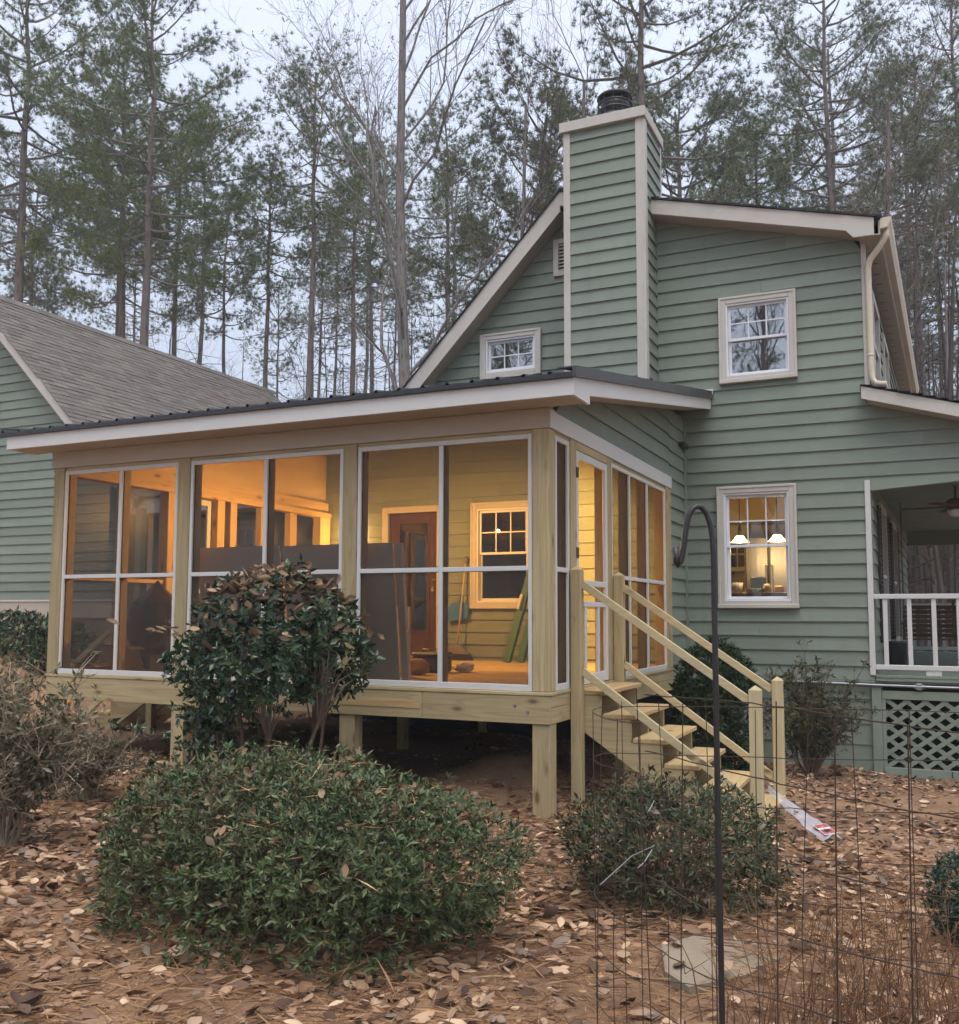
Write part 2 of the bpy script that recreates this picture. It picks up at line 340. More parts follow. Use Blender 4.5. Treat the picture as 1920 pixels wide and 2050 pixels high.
def tube_arr(p, r, k, cap=True):
    n = len(p); d = np.gradient(p, axis=0); d /= np.linalg.norm(d, axis=1)[:, None] + 1e-12
    ref = np.array([0, 0, 1.0]) if abs(d[0, 2]) < 0.9 else np.array([1.0, 0, 0])
    u = np.cross(d, ref); u /= np.linalg.norm(u, axis=1)[:, None] + 1e-12; w_ = np.cross(d, u)
    a = np.arange(k)*2*math.pi/k
    v = p[:, None] + r[:, None, None]*(np.cos(a)[None, :, None]*u[:, None] + np.sin(a)[None, :, None]*w_[:, None])
    f = []
    for i in range(n-1):
        for j in range(k):
            j2 = (j+1) % k; f.append((i*k+j, i*k+j2, (i+1)*k+j2, (i+1)*k+j))
    if cap: f.append(tuple(range(k-1, -1, -1))); f.append(tuple(range((n-1)*k, n*k)))
    return v.reshape(-1, 3), f

def mesh_fast(name, v, f):
    """v (n,3); f: int array (m,k) or list of tuples"""
    me = bpy.data.meshes.new(name); v = np.ascontiguousarray(v, np.float32)
    me.vertices.add(len(v)); me.vertices.foreach_set('co', v.ravel())
    if isinstance(f, np.ndarray): tot = np.full(len(f), f.shape[1], np.int32); lo = f.ravel().astype(np.int32)
    else:
        tot = np.fromiter((len(q) for q in f), np.int32, len(f)); lo = np.fromiter((i for q in f for i in q), np.int32, int(tot.sum()))
    st = np.zeros(len(tot), np.int32); st[1:] = np.cumsum(tot)[:-1]
    me.loops.add(len(lo)); me.loops.foreach_set('vertex_index', lo)
    me.polygons.add(len(tot)); me.polygons.foreach_set('loop_start', st); me.polygons.foreach_set('loop_total', tot)
    me.update(calc_edges=True); return me

def link(name, me, mat, parent=None, smooth=False):
    o = bpy.data.objects.new(name, me); coll.objects.link(o)
    if mat is not None and not len(me.materials): me.materials.append(M[mat] if isinstance(mat, str) else mat)
    if parent is not None: o.parent = parent
    me.polygons.foreach_set('use_smooth', np.full(len(me.polygons), bool(smooth)))
    return o
def part(name, mb, mat, parent, smooth=False):
    """mb is in world coordinates; the mesh is stored relative to its thing's base"""
    r = root_of(parent); v = np.concatenate(mb.v) - np.array(ORG[r])
    return link(name, mesh_fast(name, v, mb.f), mat, parent, smooth)
def thing(name, label, cat, loc=(0, 0, 0), group=None):
    o = bpy.data.objects.new(name, None); coll.objects.link(o); o.location = loc; o.empty_display_size = 0.1
    ORG[o] = tuple(loc); o['label'] = label; o['category'] = cat
    if group: o['group'] = group
    return o
def subgroup(name, parent):
    o = bpy.data.objects.new(name, None); coll.objects.link(o); o.parent = parent; o.empty_display_size = 0.05; return o
def solo(name, mb, mat, label, cat, group=None, smooth=False, base=None):
    v = np.concatenate(mb.v); b = base or (float(v[:, 0].mean()), float(v[:, 1].mean()), float(v[:, 2].min()))
    o = link(name, mesh_fast(name, v-np.array(b), mb.f), mat, None, smooth); o.location = b
    o['label'] = label; o['category'] = cat
    if group: o['group'] = group
    return o
def B(*a, **k): return MB().box(*a, **k)

def ground_z(x, y):
    x = np.asarray(x, float); y = np.asarray(y, float)
    z = -0.98 - 0.042*np.clip(x, -6, 6) - 0.022*np.clip(y, 0, 8)
    t = np.clip((-6.2-x)/5.0, 0, 1); z = z + (t*t*(3-2*t))*1.25*np.clip((y+3)/4, 0, 1)
    z = z + 0.05*np.sin(x*1.7+0.6)*np.sin(y*1.3+1.1)*np.clip((-y)/2, 0, 1) + 0.02*np.sin(x*4.1+y*2.7)
    z = z + 9.0*np.clip((y-30)/70, 0, 1)**1.2
    z = z + 0.36*np.exp(-((x+0.75)**2/0.35 + (y-0.95)**2/0.3))
    return z

# ---------------------------------------------------------------- siding
EXPO = 0.1712
def course_pieces(z0, z1, span, openings, joints=None):
    a0, a1 = span(z0); t0, t1 = span(z1)
    if a1-a0 < 0.05: return []
    if t1 < t0: t0 = t1 = (t0+t1)/2
    cuts = [(o[0], o[1], o[2], o[3]) for o in openings if o[2] < z1-1e-4 and o[3] > z0+1e-4 and o[1] > a0 and o[0] < a1]
    xs = sorted({a0, a1, *[min(max(c, a0), a1) for o in cuts for c in o[:2]]})
    if joints: xs = sorted(set(xs) | {j for j in joints if a0+0.6 < j < a1-0.6 and all(abs(j-x) > 0.5 for x in xs) and not any(o[0] <= j <= o[1] for o in cuts)})
    res = []
    for s0, s1 in zip(xs[:-1], xs[1:]):
        if s1-s0 < 0.012: continue
        zr = [(z0, z1)]
        for o in cuts:
            if o[0] < (s0+s1)/2 < o[1]:
                nr = []
                for p, q in zr:
                    if o[2] > p+0.004: nr.append((p, min(q, o[2])))
                    if o[3] < q-0.004: nr.append((max(p, o[3]), q))
                zr = [r for r in nr if r[1]-r[0] > 0.01]
        for p, q in zr:
            l = s0 if s0 > a0+1e-6 else None; r = s1 if s1 < a1-1e-6 else None
            res.append((s0, s1, (l if l is not None else t0), (r if r is not None else t1), p, q))
    return res

def siding(parent, O, e, n, zlist, span, openings=(), mat='siding', sheath='greenpaint', joints=True, depth=0.09, topcut=None):
    O = np.array(O, float); e = np.array(e, float); n = np.array(n, float); sh = MB()
    for i, (z0, z1) in enumerate(zip(zlist[:-1], zlist[1:])):
        if topcut and z0 >= topcut: break
        if topcut: z1 = min(z1, topcut)
        js = [random.uniform(-9, 9) for _ in range(4)] if joints else None
        for s0, s1, t0, t1, p, q in course_pieces(z0, z1, span, openings, js):
            full = q > z1-1e-4
            g = 0.0012; jz = random.gauss(0, 0.0022)
            db = 0.030 if p < z0+1e-4 else 0.022-0.016*(p-z0)/(z1-z0); dt = 0.006 if full else 0.022-0.016*(q-z0)/(z1-z0)
            qq = q + (0.016 if full else 0)
            v = []
            for s_, z_, d_ in ((s0+g, p+jz, 0), (s0+g, p+jz, db), (s1-g, p+jz+random.gauss(0, .0012), db), (s1-g, p+jz, 0), (t0+g, qq, 0), (t0+g, qq, dt), (t1-g, qq, dt), (t1-g, qq, 0)):
                xy = O + e*s_ + n*d_; v.append((xy[0], xy[1], z_))
            f = [(0, 1, 2, 3), (7, 6, 5, 4), (1, 5, 6, 2), (0, 3, 7, 4), (0, 4, 5, 1), (3, 2, 6, 7)]
            part('siding_board', MB().add(v, f), mat, parent)
            v2 = []
            for s_, z_, d_ in ((s0, p, -depth), (s0, p, -.001), (s1, p, -.001), (s1, p, -depth), (t0, q, -depth), (t0, q, -.001), (t1, q, -.001), (t1, q, -depth)):
                xy = O + e*s_ + n*d_; v2.append((xy[0], xy[1], z_))
            sh.add(v2, f)
    return part('sheathing', sh, sheath, parent)

def window(parent, cx0, cx1, cz0, cz1, y, upper_muntin=(3, 2), meet=None, casing='cream', glass='glass', name='window', sill=True, curtain=False, W=None):
    """double-hung window in a wall facing -Y. outer casing rectangle; W maps (x, y, z) into the wall when it is turned"""
    g = subgroup(name, parent); T = W or (lambda m: m)
    c = 0.088; yo = y-0.045
    fr = MB()
    fr.box(cx0, cx0+c, yo, y, cz0, cz1, 0.006).box(cx1-c, cx1, yo, y, cz0, cz1, 0.006).box(cx0+c, cx1-c, yo+.001, y, cz1-c, cz1, 0.006)
    fr.box(cx0-0.0, cx0+c*.35, yo-0.010, yo, cz0, cz1, 0.004).box(cx1-c*.35, cx1, yo-0.010, yo, cz0, cz1, 0.004).box(cx0+c*.35, cx1-c*.35, yo-0.0095, yo, cz1-c*.35, cz1, 0.004)
    part('casing', T(fr), casing, g)
    if sill: part('sill', T(B(cx0-0.004, cx1+0.004, yo-0.02, y, cz0-0.001, cz0+0.05, 0.006).box(cx0+c, cx1-c, yo, y, cz0+.05, cz0+c)), casing, g)
    else: part('sill', T(B(cx0+c, cx1-c, yo, y, cz0, cz0+c, 0.004)), casing, g)
    a0, a1, b0, b1 = cx0+c, cx1-c, cz0+c, cz1-c
    ja = MB().box(a0, a0+0.022, y-.03, y+.10, b0, b1).box(a1-.022, a1, y-.03, y+.10, b0, b1).box(a0+.022, a1-.022, y-.03, y+.10, b1-.022, b1).box(a0+.022, a1-.022, y-.03, y+.10, b0, b0+.022)
    part('jamb', T(ja), 'vinyl', g)
    a0 += .022; a1 -= .022; b0 += .022; b1 -= .022
    zm = meet if meet is not None else (b0+b1)/2; s = 0.034
    def sash(z0, z1, yy):
        m = MB().box(a0, a0+s, yy, yy+.03, z0, z1, .003).box(a1-s, a1, yy, yy+.03, z0, z1, .003).box(a0+s, a1-s, yy+.0005, yy+.03, z1-s, z1, .003).box(a0+s, a1-s, yy+.0005, yy+.03, z0, z0+s, .003)
        part('sash', T(m), 'vinyl', g)
        part('pane', T(B(a0+s-.004, a1-s+.004, yy+.012, yy+.016, z0+s-.004, z1-s+.004)), glass, g)
    if meet != 0:
        sash(zm-.018, b1, y+.012); sash(b0, zm+.018, y+.045)
        ulo = zm+.016
    else:
        sash(b0, b1, y+.012); ulo = b0+s
    nx, nz = upper_muntin
    for i in range(1, nx):
        x = a0+s+(a1-a0-2*s)*i/nx; part('muntin', T(B(x-.008, x+.008, y+.017, y+.029, ulo, b1-s)), 'vinyl', g)
    for i in range(1, nz):
        z = ulo+(b1-s-ulo)*i/nz; part('muntin', T(B(a0+s, a1-s, y+.0175, y+.0285, z-.008, z+.008)), 'vinyl', g)
    if curtain: 
        xs = np.linspace(a0, a1, 30); m = MB(); v = []; f = []
        for i, x in enumerate(xs):
            yy = y+.2+.02*math.sin(i*1.9)
            v += [(x, yy, b0-.02), (x, yy, b1+.02)]
        f = [(2*i, 2*i+2, 2*i+3, 2*i+1) for i in range(29)]
        part('curtain', T(m.add(v, f)), 'curtain', g)
    return g

# ================================================================ ground
def build_ground():
    xs = np.concatenate([np.linspace(-300, -30, 12), np.linspace(-26, -7, 20), np.linspace(-6.5, 6.5, 110), np.linspace(7.5, 30, 16), np.linspace(40, 300, 10)])
    ys = np.concatenate([np.linspace(-200, -12, 8), np.linspace(-9, 6, 130), np.linspace(7, 30, 20), np.linspace(36, 320, 12)])
    X, Y = np.meshgrid(xs, ys); Z = ground_z(X, Y)
    nr = (np.abs(X) < 7) & (Y > -9) & (Y < 6)
    Z = Z + nr*rng.normal(0, .008, X.shape)
    v = np.stack([X, Y, Z], -1).reshape(-1, 3); nx = len(xs)
    i, j = np.meshgrid(np.arange(len(ys)-1), np.arange(nx-1), indexing='ij'); a = (i*nx+j).ravel()
    f = np.stack([a, a+1, a+nx+1, a+nx], 1)
    o = link('ground', mesh_fast('ground', v, f), 'ground', None, True); o['kind'] = 'structure'
    o['label'] = 'bare ground of soil and pine straw around the house'
build_ground()

# ================================================================ main house
WY = 5.0
house = thing('main_house', 'two-storey sage green house with lap siding, steep gable and tall boxed chimney', 'house', (-1.6, 9.0, -1.2))
def roof_in(x):     # underside of the gable roof
    return 6.08 + 1.04*(x+1.6) if x < -1.6 else 6.08 - 0.265*(x+1.6)
def span_main(z):
    l = -5.5 if z < 3.38 else max(-5.5, -1.6 + (z-6.085)/1.04); r = min(2.16, -1.6 + (6.15-z)/0.265)
    if z > 2.27 and z < 3.13: r = min(4.9, 2.162 + (3.14-z)/0.293)
    return (l, r)
gw = subgroup('gable_wall', house)
OPEN = [(0.455, 1.37, 3.56, 4.63), (0.40, 1.32, 0.74, 2.21), (-2.88, -1.99, 3.9, 4.56), (-4.44, -3.50, -0.3, 2.165), (-3.01, -2.10, 0.73, 2.17), (-1.78, -1.40, 5.28, 5.77)]
zl = [0.046 + EXPO*i for i in range(-1, 37)]
siding(gw, (0, WY), (1, 0), (0, -1), zl, span_main, OPEN)
# windows
W_UP = window(house, 0.443, 1.385, 3.54, 4.652, WY-.024, (3, 2), 4.105, glass='glassdark', curtain=True)
W_UP['label'] = 'upper window reflecting bare trees and a trunk'
W_KI = window(house, 0.38, 1.335, 0.718, 2.232, WY-.024, (3, 2), 1.488)
W_KI['label'] = 'lit kitchen window with two glowing pendant lamps'
W_SM = window(house, -2.892, -1.975, 3.93, 4.575, WY-.024, (3, 2), 0, glass='glassdark', sill=False)
W_SM['label'] = 'small six-pane window low under the steep rake'
W_PO = window(house, -3.03, -2.08, 0.711, 2.188, WY-.024, (3, 2), 1.477)
W_PO['label'] = 'double-hung window on the wall inside the screened porch'
# gable vent
gv = subgroup('gable_vent', house)
part('frame', B(-1.79, -1.715, WY-.06, WY-.01, 5.27, 5.79, .004).box(-1.46, -1.39, WY-.06, WY-.01, 5.27, 5.79, .004).box(-1.715, -1.46, WY-.058, WY-.01, 5.27, 5.335).box(-1.715, -1.46, WY-.058, WY-.01, 5.725, 5.79), 'cream', gv)
for i in range(8):
    z = 5.345 + i*.05; part('louver', MB().beam((-1.715, WY-.035, z+.012), (-1.46, WY-.035, z+.012), .045, .010, 0, up=(0, -.7, .7)), 'cream', gv)
part('backing', B(-1.78, -1.40, WY-.012, WY-.006, 5.28, 5.78), 'dark', gv)
# entry door inside the porch
dr = subgroup('entry_door', house)
part('casing', B(-4.46, -4.365, WY-.06, WY, .0, 2.185, .004).box(-3.565, -3.47, WY-.06, WY, .0, 2.185, .004).box(-4.365, -3.565, WY-.059, WY, 2.095, 2.185, .004), 'cream', dr)
dm = MB().box(-4.355, -4.22, WY+.0, WY+.045, .06, 2.085, .004).box(-3.70, -3.575, WY+.0, WY+.045, .06, 2.085, .004).box(-4.22, -3.70, WY+.001, WY+.045, 1.97, 2.085, .004).box(-4.22, -3.70, WY+.001, WY+.045, .06, .37, .004)
part('door_leaf', dm, 'door', dr)
part('moulding', MB().box(-4.22, -4.19, WY-.012, WY+.01, .37, 1.97).box(-3.73, -3.70, WY-.012, WY+.01, .37, 1.97).box(-4.19, -3.73, WY-.0115, WY+.01, 1.94, 1.97).box(-4.19, -3.73, WY-.0115, WY+.01, .37, .40), 'door', dr)
part('pane', B(-4.20, -3.72, WY+.018, WY+.024, .38, 1.96), 'glass', dr)
part('threshold', B(-4.365, -3.565, WY-.09, WY+.05, .02, .06, .004), 'pine_x', dr)
part('knob', MB().lathe([(0, -.03), (.028, -.02), (.03, 0), (.02, .02), (.012, .03), (.012, .06)], (-3.63, WY-.045, .97), 14), 'steel', dr, True)
part('deadbolt', MB().lathe([(0, -.012), (.025, -.01), (.028, .012), (0, .014)], (-3.63, WY-.012, 1.12), 14), 'steel', dr, True)
# sheltered bits of the wall
part('corner_board', B(2.145, 2.20, WY-.035, WY+.06, 3.30, 5.10, .004), 'cream', house)
part('wall_vent', MB().box(-.06+.02, .035, 4.70, 4.93, 2.74, 2.80, .004), 'black', house)
# return wall beside the porch (faces +X)
rw = subgroup('return_wall', house)
def span_ret(z): return (4.13, 4.974)
siding(rw, (-0.05, 0), (0, 1), (1, 0), [0.046+EXPO*i for i in range(-1, 20)], span_ret, [], joints=False, topcut=3.13)
part('inside_corner_strip', B(-.03, .0, 4.945, 4.975, -.12, 3.13), 'greenpaint', rw)
# skirting below the siding
sk = subgroup('skirting', house)
part('panel', B(-.05, 2.13, WY+.004, WY+.03, -1.5, -.125), 'greenpaint', sk)
part('drip_board', B(-.05, 5.2, WY-.035, WY+.0, -.150, -.128, .004), 'greenpaint', sk)
for z in (-.36, -.62, -.86): part('panel_batten', B(-.02, 2.09, WY-.008, WY+.004, z-.004, z+.004), 'greenpaint', sk)
part('frame_board', B(1.62, 2.10, WY-.012, WY+.004, -.345, -.315, .003), 'greenpaint', sk)
part('frame_board', B(2.115, 2.222, WY-.05, WY+.004, -1.32, -.165, .004), 'greenpaint', sk)
cn = part('conduit', MB().tube([(.55, WY-.06, -.158), (1.4, WY-.06, -.160), (2.2, WY-.06, -.172), (3.2, WY-.06, -.178), (5.2, WY-.06, -.19)], .017, 10), 'steel', house, True)
for x in (2.62,): part('clamp', MB().box(x-.03, x+.03, WY-.085, WY-.03, -.215, -.14, .006).tube([(x-.05, WY-.06, -.176), (x+.05, WY-.06, -.177)], .028, 10), 'steel', cn)
part('wall_spigot', MB().tube([(.53, WY-.02, -.02), (.53, WY-.09, -.02), (.53, WY-.11, -.06)], .012, 8).lathe([(0, 0), (.03, 0), (.03, .008), (0, .008)], (.53, WY-.06, .0), 10), 'steel', house, True)

# roof of the main gable (rake overhangs to y=4.7)
RY0, RY1 = 4.70, 13.6
ap = (-1.6, 6.36)
def slab(pa, pb, th, y0, y1):
    d = Vector((pb[0]-pa[0], pb[1]-pa[1])).normalized(); n = Vector((-d.y, d.x))
    if n.y < 0: n = -n
    return MB().prism([(pa[0], pa[1]), (pb[0], pb[1]), (pb[0]-n.x*th, pb[1]-n.y*th), (pa[0]-n.x*th, pa[1]-n.y*th)], 1, y0, y1)
rf = subgroup('roof', house)
part('left_slope', MB().prism([(-1.6, 6.345), (-4.55, 3.277), (-4.55, 3.132), (-1.6, 6.20)], 1, RY0+.01, WY+.02), 'dshingle', rf)
part('left_slope', MB().prism([(-1.6, 6.345), (-5.85, 1.925), (-5.85, 1.78), (-1.6, 6.20)], 1, WY+.03, RY1), 'dshingle', rf)
part('right_slope', MB().prism([(-1.6, 6.345), (2.33, 5.304), (2.33, 5.22), (-1.6, 6.26)], 1, RY0+.01, RY1), 'dshingle', rf)
def shingle_edge(pa, pb, y, nm):
    m = MB(); L = math.hypot(pb[0]-pa[0], pb[1]-pa[1]); k = int(L/.15)
    for i in range(k):
        t0, t1 = i/k, (i+1)/k+.01
        a = (pa[0]+(pb[0]-pa[0])*t0, pa[1]+(pb[1]-pa[1])*t0); b = (pa[0]+(pb[0]-pa[0])*t1, pa[1]+(pb[1]-pa[1])*t1)
        h0, h1 = .014, .032
        m.prism([(a[0], a[1]), (b[0], b[1]), (b[0], b[1]+h1+random.uniform(-.004, .006)), (a[0], a[1]+h0)], 1, y-random.uniform(.02, .035), y+.6)
    return part(nm, m, 'dshingle', rf)
shingle_edge((-1.6, 6.345), (-4.55, 3.277), RY0, 'shingle_edge')['kind'] = 'stuff'
shingle_edge((-1.6, 6.345), (2.36, 5.296), RY0, 'shingle_edge')['kind'] = 'stuff'
part('ridge_cap', MB().prism([(-1.72, 6.27), (-1.6, 6.395), (-1.45, 6.355), (-1.45, 6.33), (-1.6, 6.365), (-1.7, 6.26)], 1, RY0-.02, RY1), 'dshingle', rf)
# rake boards and soffits
part('rake_board', MB().prism([(-1.6, 6.345), (-4.55, 3.277), (-4.55, 2.998), (-1.6, 6.065)], 1, RY0-.005, RY0+.025), 'cream', rf)
part('rake_board', MB().prism([(-1.6, 6.34), (2.31, 5.304), (2.31, 5.095), (2.08, 5.10), (2.00, 5.195), (-1.6, 6.15)], 1, RY0-.004, RY0+.026), 'cream', rf)
part('rake_soffit', MB().prism([(-1.6, 6.10), (-4.55, 3.032), (-4.55, 3.012), (-1.6, 6.08)], 1, RY0+.026, WY+.002), 'tan', rf)
part('rake_soffit', MB().prism([(-1.6, 6.165), (2.31, 5.128), (2.31, 5.11), (-1.6, 6.147)], 1, RY0+.026, WY+.002), 'tan', rf)
# side eave on the right: soffit, gutter, downspout; the long side wall is turned a little
RD = np.array([0.0275, 1.0]); RD = RD/np.linalg.norm(RD); RN = np.array([RD[1], -RD[0]])
def rpt(s, d): return (2.165+RD[0]*s+RN[0]*d, WY+RD[1]*s+RN[1]*d)
def rprism(poly, s0, s1):    # poly in (d, z) running along the side wall
    v = []
    for s in (s0, s1):
        for d, z in poly: v.append((*rpt(s, d), z))
    n = len(poly); f = [tuple(range(n)), tuple(range(2*n-1, n-1, -1))] + [(i, (i+1) % n, n+(i+1) % n, n+i) for i in range(n)]
    return MB().add(v, f)
ev = subgroup('side_eave', house)
part('soffit', rprism([(-.02, 5.098), (.20, 5.098), (.20, 5.112), (-.02, 5.112)], -.27, 9.3), 'tan', ev)
for s in np.arange(.3, 9.2, .42): part('soffit_vent_slot', rprism([(.045, 5.094), (.13, 5.094), (.13, 5.097), (.045, 5.097)], s, s+.012), 'black', ev)
part('fascia', rprism([(.20, 5.098), (.22, 5.098), (.22, 5.27), (.20, 5.27)], -.27, 9.3), 'cream', ev)
part('gutter', rprism([(.222, 5.285), (.222, 5.16), (.30, 5.165), (.315, 5.20), (.335, 5.235), (.345, 5.285), (.337, 5.285), (.327, 5.237), (.30, 5.175), (.23, 5.17), (.23, 5.285)], -.29, 9.3), 'gutter', ev)
part('gutter_cap', rprism([(.222, 5.285), (.222, 5.16), (.30, 5.165), (.315, 5.20), (.335, 5.235), (.345, 5.285)], -.297, -.2905), 'gutter', ev)
def dsp(s, d, z): return (*rpt(s, d), z)
part('downspout', MB().tube([dsp(-.19, .275, 5.17), dsp(-.19, .27, 5.09), dsp(-.15, .19, 4.98), dsp(-.10, .085, 4.87), dsp(-.08, .06, 4.77), dsp(-.06, .06, 4.2), dsp(-.06, .06, 3.56), dsp(-.06, .065, 3.44), dsp(-.06, .10, 3.375), dsp(-.06, .22, 3.35)], .036, 12), 'gutter', ev, True)
for z in (4.62, 3.72): part('downspout_joint', MB().tube([dsp(-.06, .06, z-.012), dsp(-.06, .06, z+.012)], .0385, 12), 'gutter', ev, True)
part('downspout', MB().tube([dsp(9.0, .275, 5.16), dsp(9.0, .26, 5.08), dsp(9.0, .12, 4.9), dsp(9.0, .07, 4.75), dsp(9.0, .06, 3.4)], .04, 8), 'gutter', ev, True)
sw = subgroup('side_wall', house)
OPS = [(.9, 1.9, 3.62, 4.72), (3.0, 4.0, 3.62, 4.72), (1.15, 2.1, .30, 2.0), (3.6, 4.6, .30, 2.0)]
siding(sw, (2.165, WY), tuple(RD), tuple(RN), [0.046+EXPO*i for i in range(-1, 30)], lambda z: (.06, 8.8), OPS, joints=False, topcut=5.098)
for i, (s0, s1, z0, z1) in enumerate(OPS):
    g = subgroup('side_window', house)
    part('casing', rprism([(.0, z0-.08), (.05, z0-.08), (.05, z1+.08), (.0, z1+.08)], s0-.09, s0+.02), 'cream', g)
    part('casing', rprism([(.0, z0-.08), (.05, z0-.08), (.05, z1+.08), (.0, z1+.08)], s1-.02, s1+.09), 'cream', g)
    part('casing', rprism([(.0, z1-.02), (.049, z1-.02), (.049, z1+.08), (.0, z1+.08)], s0+.02, s1-.02), 'cream', g)
    part('casing', rprism([(.0, z0-.08), (.049, z0-.08), (.049, z0+.02), (.0, z0+.02)], s0+.02, s1-.02), 'cream', g)
    part('meeting_rail', rprism([(.0, (z0+z1)/2-.02), (.035, (z0+z1)/2-.02), (.035, (z0+z1)/2+.02), (.0, (z0+z1)/2+.02)], s0+.02, s1-.02), 'vinyl', g)
    part('pane', rprism([(.004, z0), (.008, z0), (.008, z1), (.004, z1)], s0, s1), 'glassdark', g)
    if i >= 2:
        for a, b in ((s0-.52, s0-.12), (s1+.12, s1+.52)):
            sh = subgroup('shutter', house)
            part('shutter_frame', rprism([(.024, z0), (.055, z0), (.055, z1), (.024, z1)], a, a+.05).add(np.concatenate(rprism([(.024, z0), (.055, z0), (.055, z1), (.024, z1)], b-.05, b).v), rprism([(0, 0), (1, 0), (1, 1), (0, 1)], 0, 1).f), 'black', sh)
            for z in np.arange(z0+.05, z1-.05, .055): part('louver', rprism([(.026, z+.03), (.05, z), (.054, z+.006), (.03, z+.036)], a+.05, b-.05), 'black', sh)
# hidden shell: floors, back and left walls, so that no light leaks
part('floor_slab', B(-5.5, 2.1, WY+.1, 13.4, 2.55, 2.70), 'dark', house)
part('ground_floor', B(-5.5, 2.1, WY+.1, 13.4, -.2, 0.0), 'dark', house)
part('back_wall', MB().prism([(-5.5, -1.2), (2.3, -1.2), (2.3, 5.1), (-1.6, 6.1), (-5.5, 2.0)], 1, 13.3, 13.45), 'greenpaint', house)
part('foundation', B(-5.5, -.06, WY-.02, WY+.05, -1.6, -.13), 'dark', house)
part('left_wall', B(-5.5, -5.35, WY+.1, 13.4, -1.2, 2.05), 'greenpaint', house)
part('partition', B(-1.3, -1.2, WY+.1, 13.3, 0, 2.55), 'dark', house)
part('partition', B(-.4, -.3, WY+.1, 13.3, 2.7, 5.7), 'dark', house)

# chimney
CX0, CX1, CY = -1.432, -.372, 4.402
ch = subgroup('chimney', house)
czs = [6.834 - .1692*i for i in range(-1, 22)][::-1]
siding(ch, (0, CY), (1, 0), (0, -1), czs, lambda z: (CX0+.088, CX1-.088), [], joints=False, topcut=6.965)
siding(ch, (CX1, 0), (0, 1), (1, 0), czs, lambda z: (CY+.09, 5.0 if z < 5.5 else 5.21), [], joints=False, topcut=6.965)
for a, b in ((CX0, CX0+.09), (CX1-.09, CX1)):
    part('corner_board', B(a, b, CY-.034, CY+.0, 3.2, 6.96, .004), 'cream', ch)
part('corner_board', B(CX1, CX1+.034, CY-.034, CY+.09, 3.2, 6.96, .004), 'cream', ch)
part('corner_board', B(CX1+.0, CX1+.030, 5.21, 5.26, 5.8, 6.96, .004), 'cream', ch)
part('chase_back', B(CX0, CX1, CY+.09, 5.25, 5.9, 6.96), 'greenpaint', ch)
part('cap', B(CX0-.045, CX1+.05, CY-.075, 5.30, 6.965, 7.10, .006), 'cream', ch)
fl = subgroup('flue_cap', house)
fc = (CX0+.565, CY+.45, 7.10)
part('flue_pipe', MB().lathe([(0, 0), (.155, 0), (.155, .16), (0, .16)], fc, 24), 'steel', fl, True)
part('lower_collar', MB().lathe([(.15, .10), (.235, .115), (.245, .15), (.235, .185), (.15, .19)], fc, 28), 'iron', fl, True)
part('cage_core', MB().lathe([(0, .18), (.19, .18), (.19, .46), (0, .46)], fc, 24), 'black', fl, True)
for z in (.27, .365, .46): part('cage_ring', MB().lathe([(.215, z-.008), (.236, z-.008), (.236, z+.008), (.215, z+.008), (.215, z-.008)], fc, 28), 'iron', fl, True)
for i in range(12):
    a = i*math.pi/6+.2; part('cage_bar', MB().tube([(fc[0]+.226*math.cos(a), fc[1]+.226*math.sin(a), fc[2]+.16), (fc[0]+.226*math.cos(a), fc[1]+.226*math.sin(a), fc[2]+.48)], .006, 5), 'iron', fl)
part('flue_lid', MB().lathe([(0, .54), (.12, .525), (.225, .485), (.24, .46), (.225, .455), (0, .46)], fc, 28), 'iron', fl, True)

# kitchen behind the lit window
kt = subgroup('kitchen', house)
part('room_shell', MB().box(-1.2, -1.15, 5.1, 9.0, 0, 2.5).box(2.02, 2.07, 5.1, 9.0, 0, 2.5).box(-1.15, 2.02, 8.95, 9.0, 0, 2.5).box(-1.15, 2.02, 5.1, 8.95, 2.45, 2.5), 'wallin', kt)
part('soffit_box', B(-1.15, 2.02, 8.2, 8.95, 2.10, 2.449), 'wallin', kt)
part('wall_cabinet', B(-1.1, .17, 8.6, 8.949, 1.34, 2.09, .006), 'cabinet', kt)
for i in range(2):
    for k in range(2): part('cabinet_pane', B(-.12+i*.125, -.015+i*.125, 8.59, 8.598, 1.41+k*.22, 1.60+k*.22), 'dark', kt)
fr = subgroup('fridge', house)
part('cabinet_body', B(.20, 1.10, 8.15, 8.949, 0, 1.85, .01), 'stainless', fr)
part('fridge_door', B(.205, .56, 8.06, 8.148, .02, 1.84, .02), 'stainless', fr); part('fridge_door', B(.57, 1.095, 8.06, 8.148, .02, 1.84, .02), 'stainless', fr)
for x in (.525, .605): part('fridge_handle', MB().tube([(x, 8.02, .82), (x, 8.01, .86), (x, 8.01, 1.35), (x, 8.02, 1.4)], .016, 8), 'vinyl', fr, True)  # white colour stands in for the shine of bright steel handles
part('island_counter', B(-.4, 2.0, 6.4, 7.1, .885, .945, .008), 'counter', kt)
part('island_front', B(-.35, 1.95, 6.45, 7.05, 0, .885), 'counter', kt)
part('coffee_maker', MB().box(.51, .70, 6.6, 6.8, .947, 1.17, .02).box(.53, .68, 6.55, 6.61, 1.09, 1.16, .01), 'black', kt)
part('bread_box', B(.82, .94, 6.6, 6.8, .947, 1.045, .02), 'yellow', kt)
part('paper_bowl', MB().lathe([(0, 0), (.06, 0), (.11, .05), (.105, .052), (.055, .008), (0, .008)], (.56, 6.48, .947), 16), 'paper', kt, True)
part('jar', MB().lathe([(0, 0), (.05, 0), (.055, .09), (.03, .12), (0, .12)], (.74, 6.55, .947), 12), 'cabinet', kt, True)
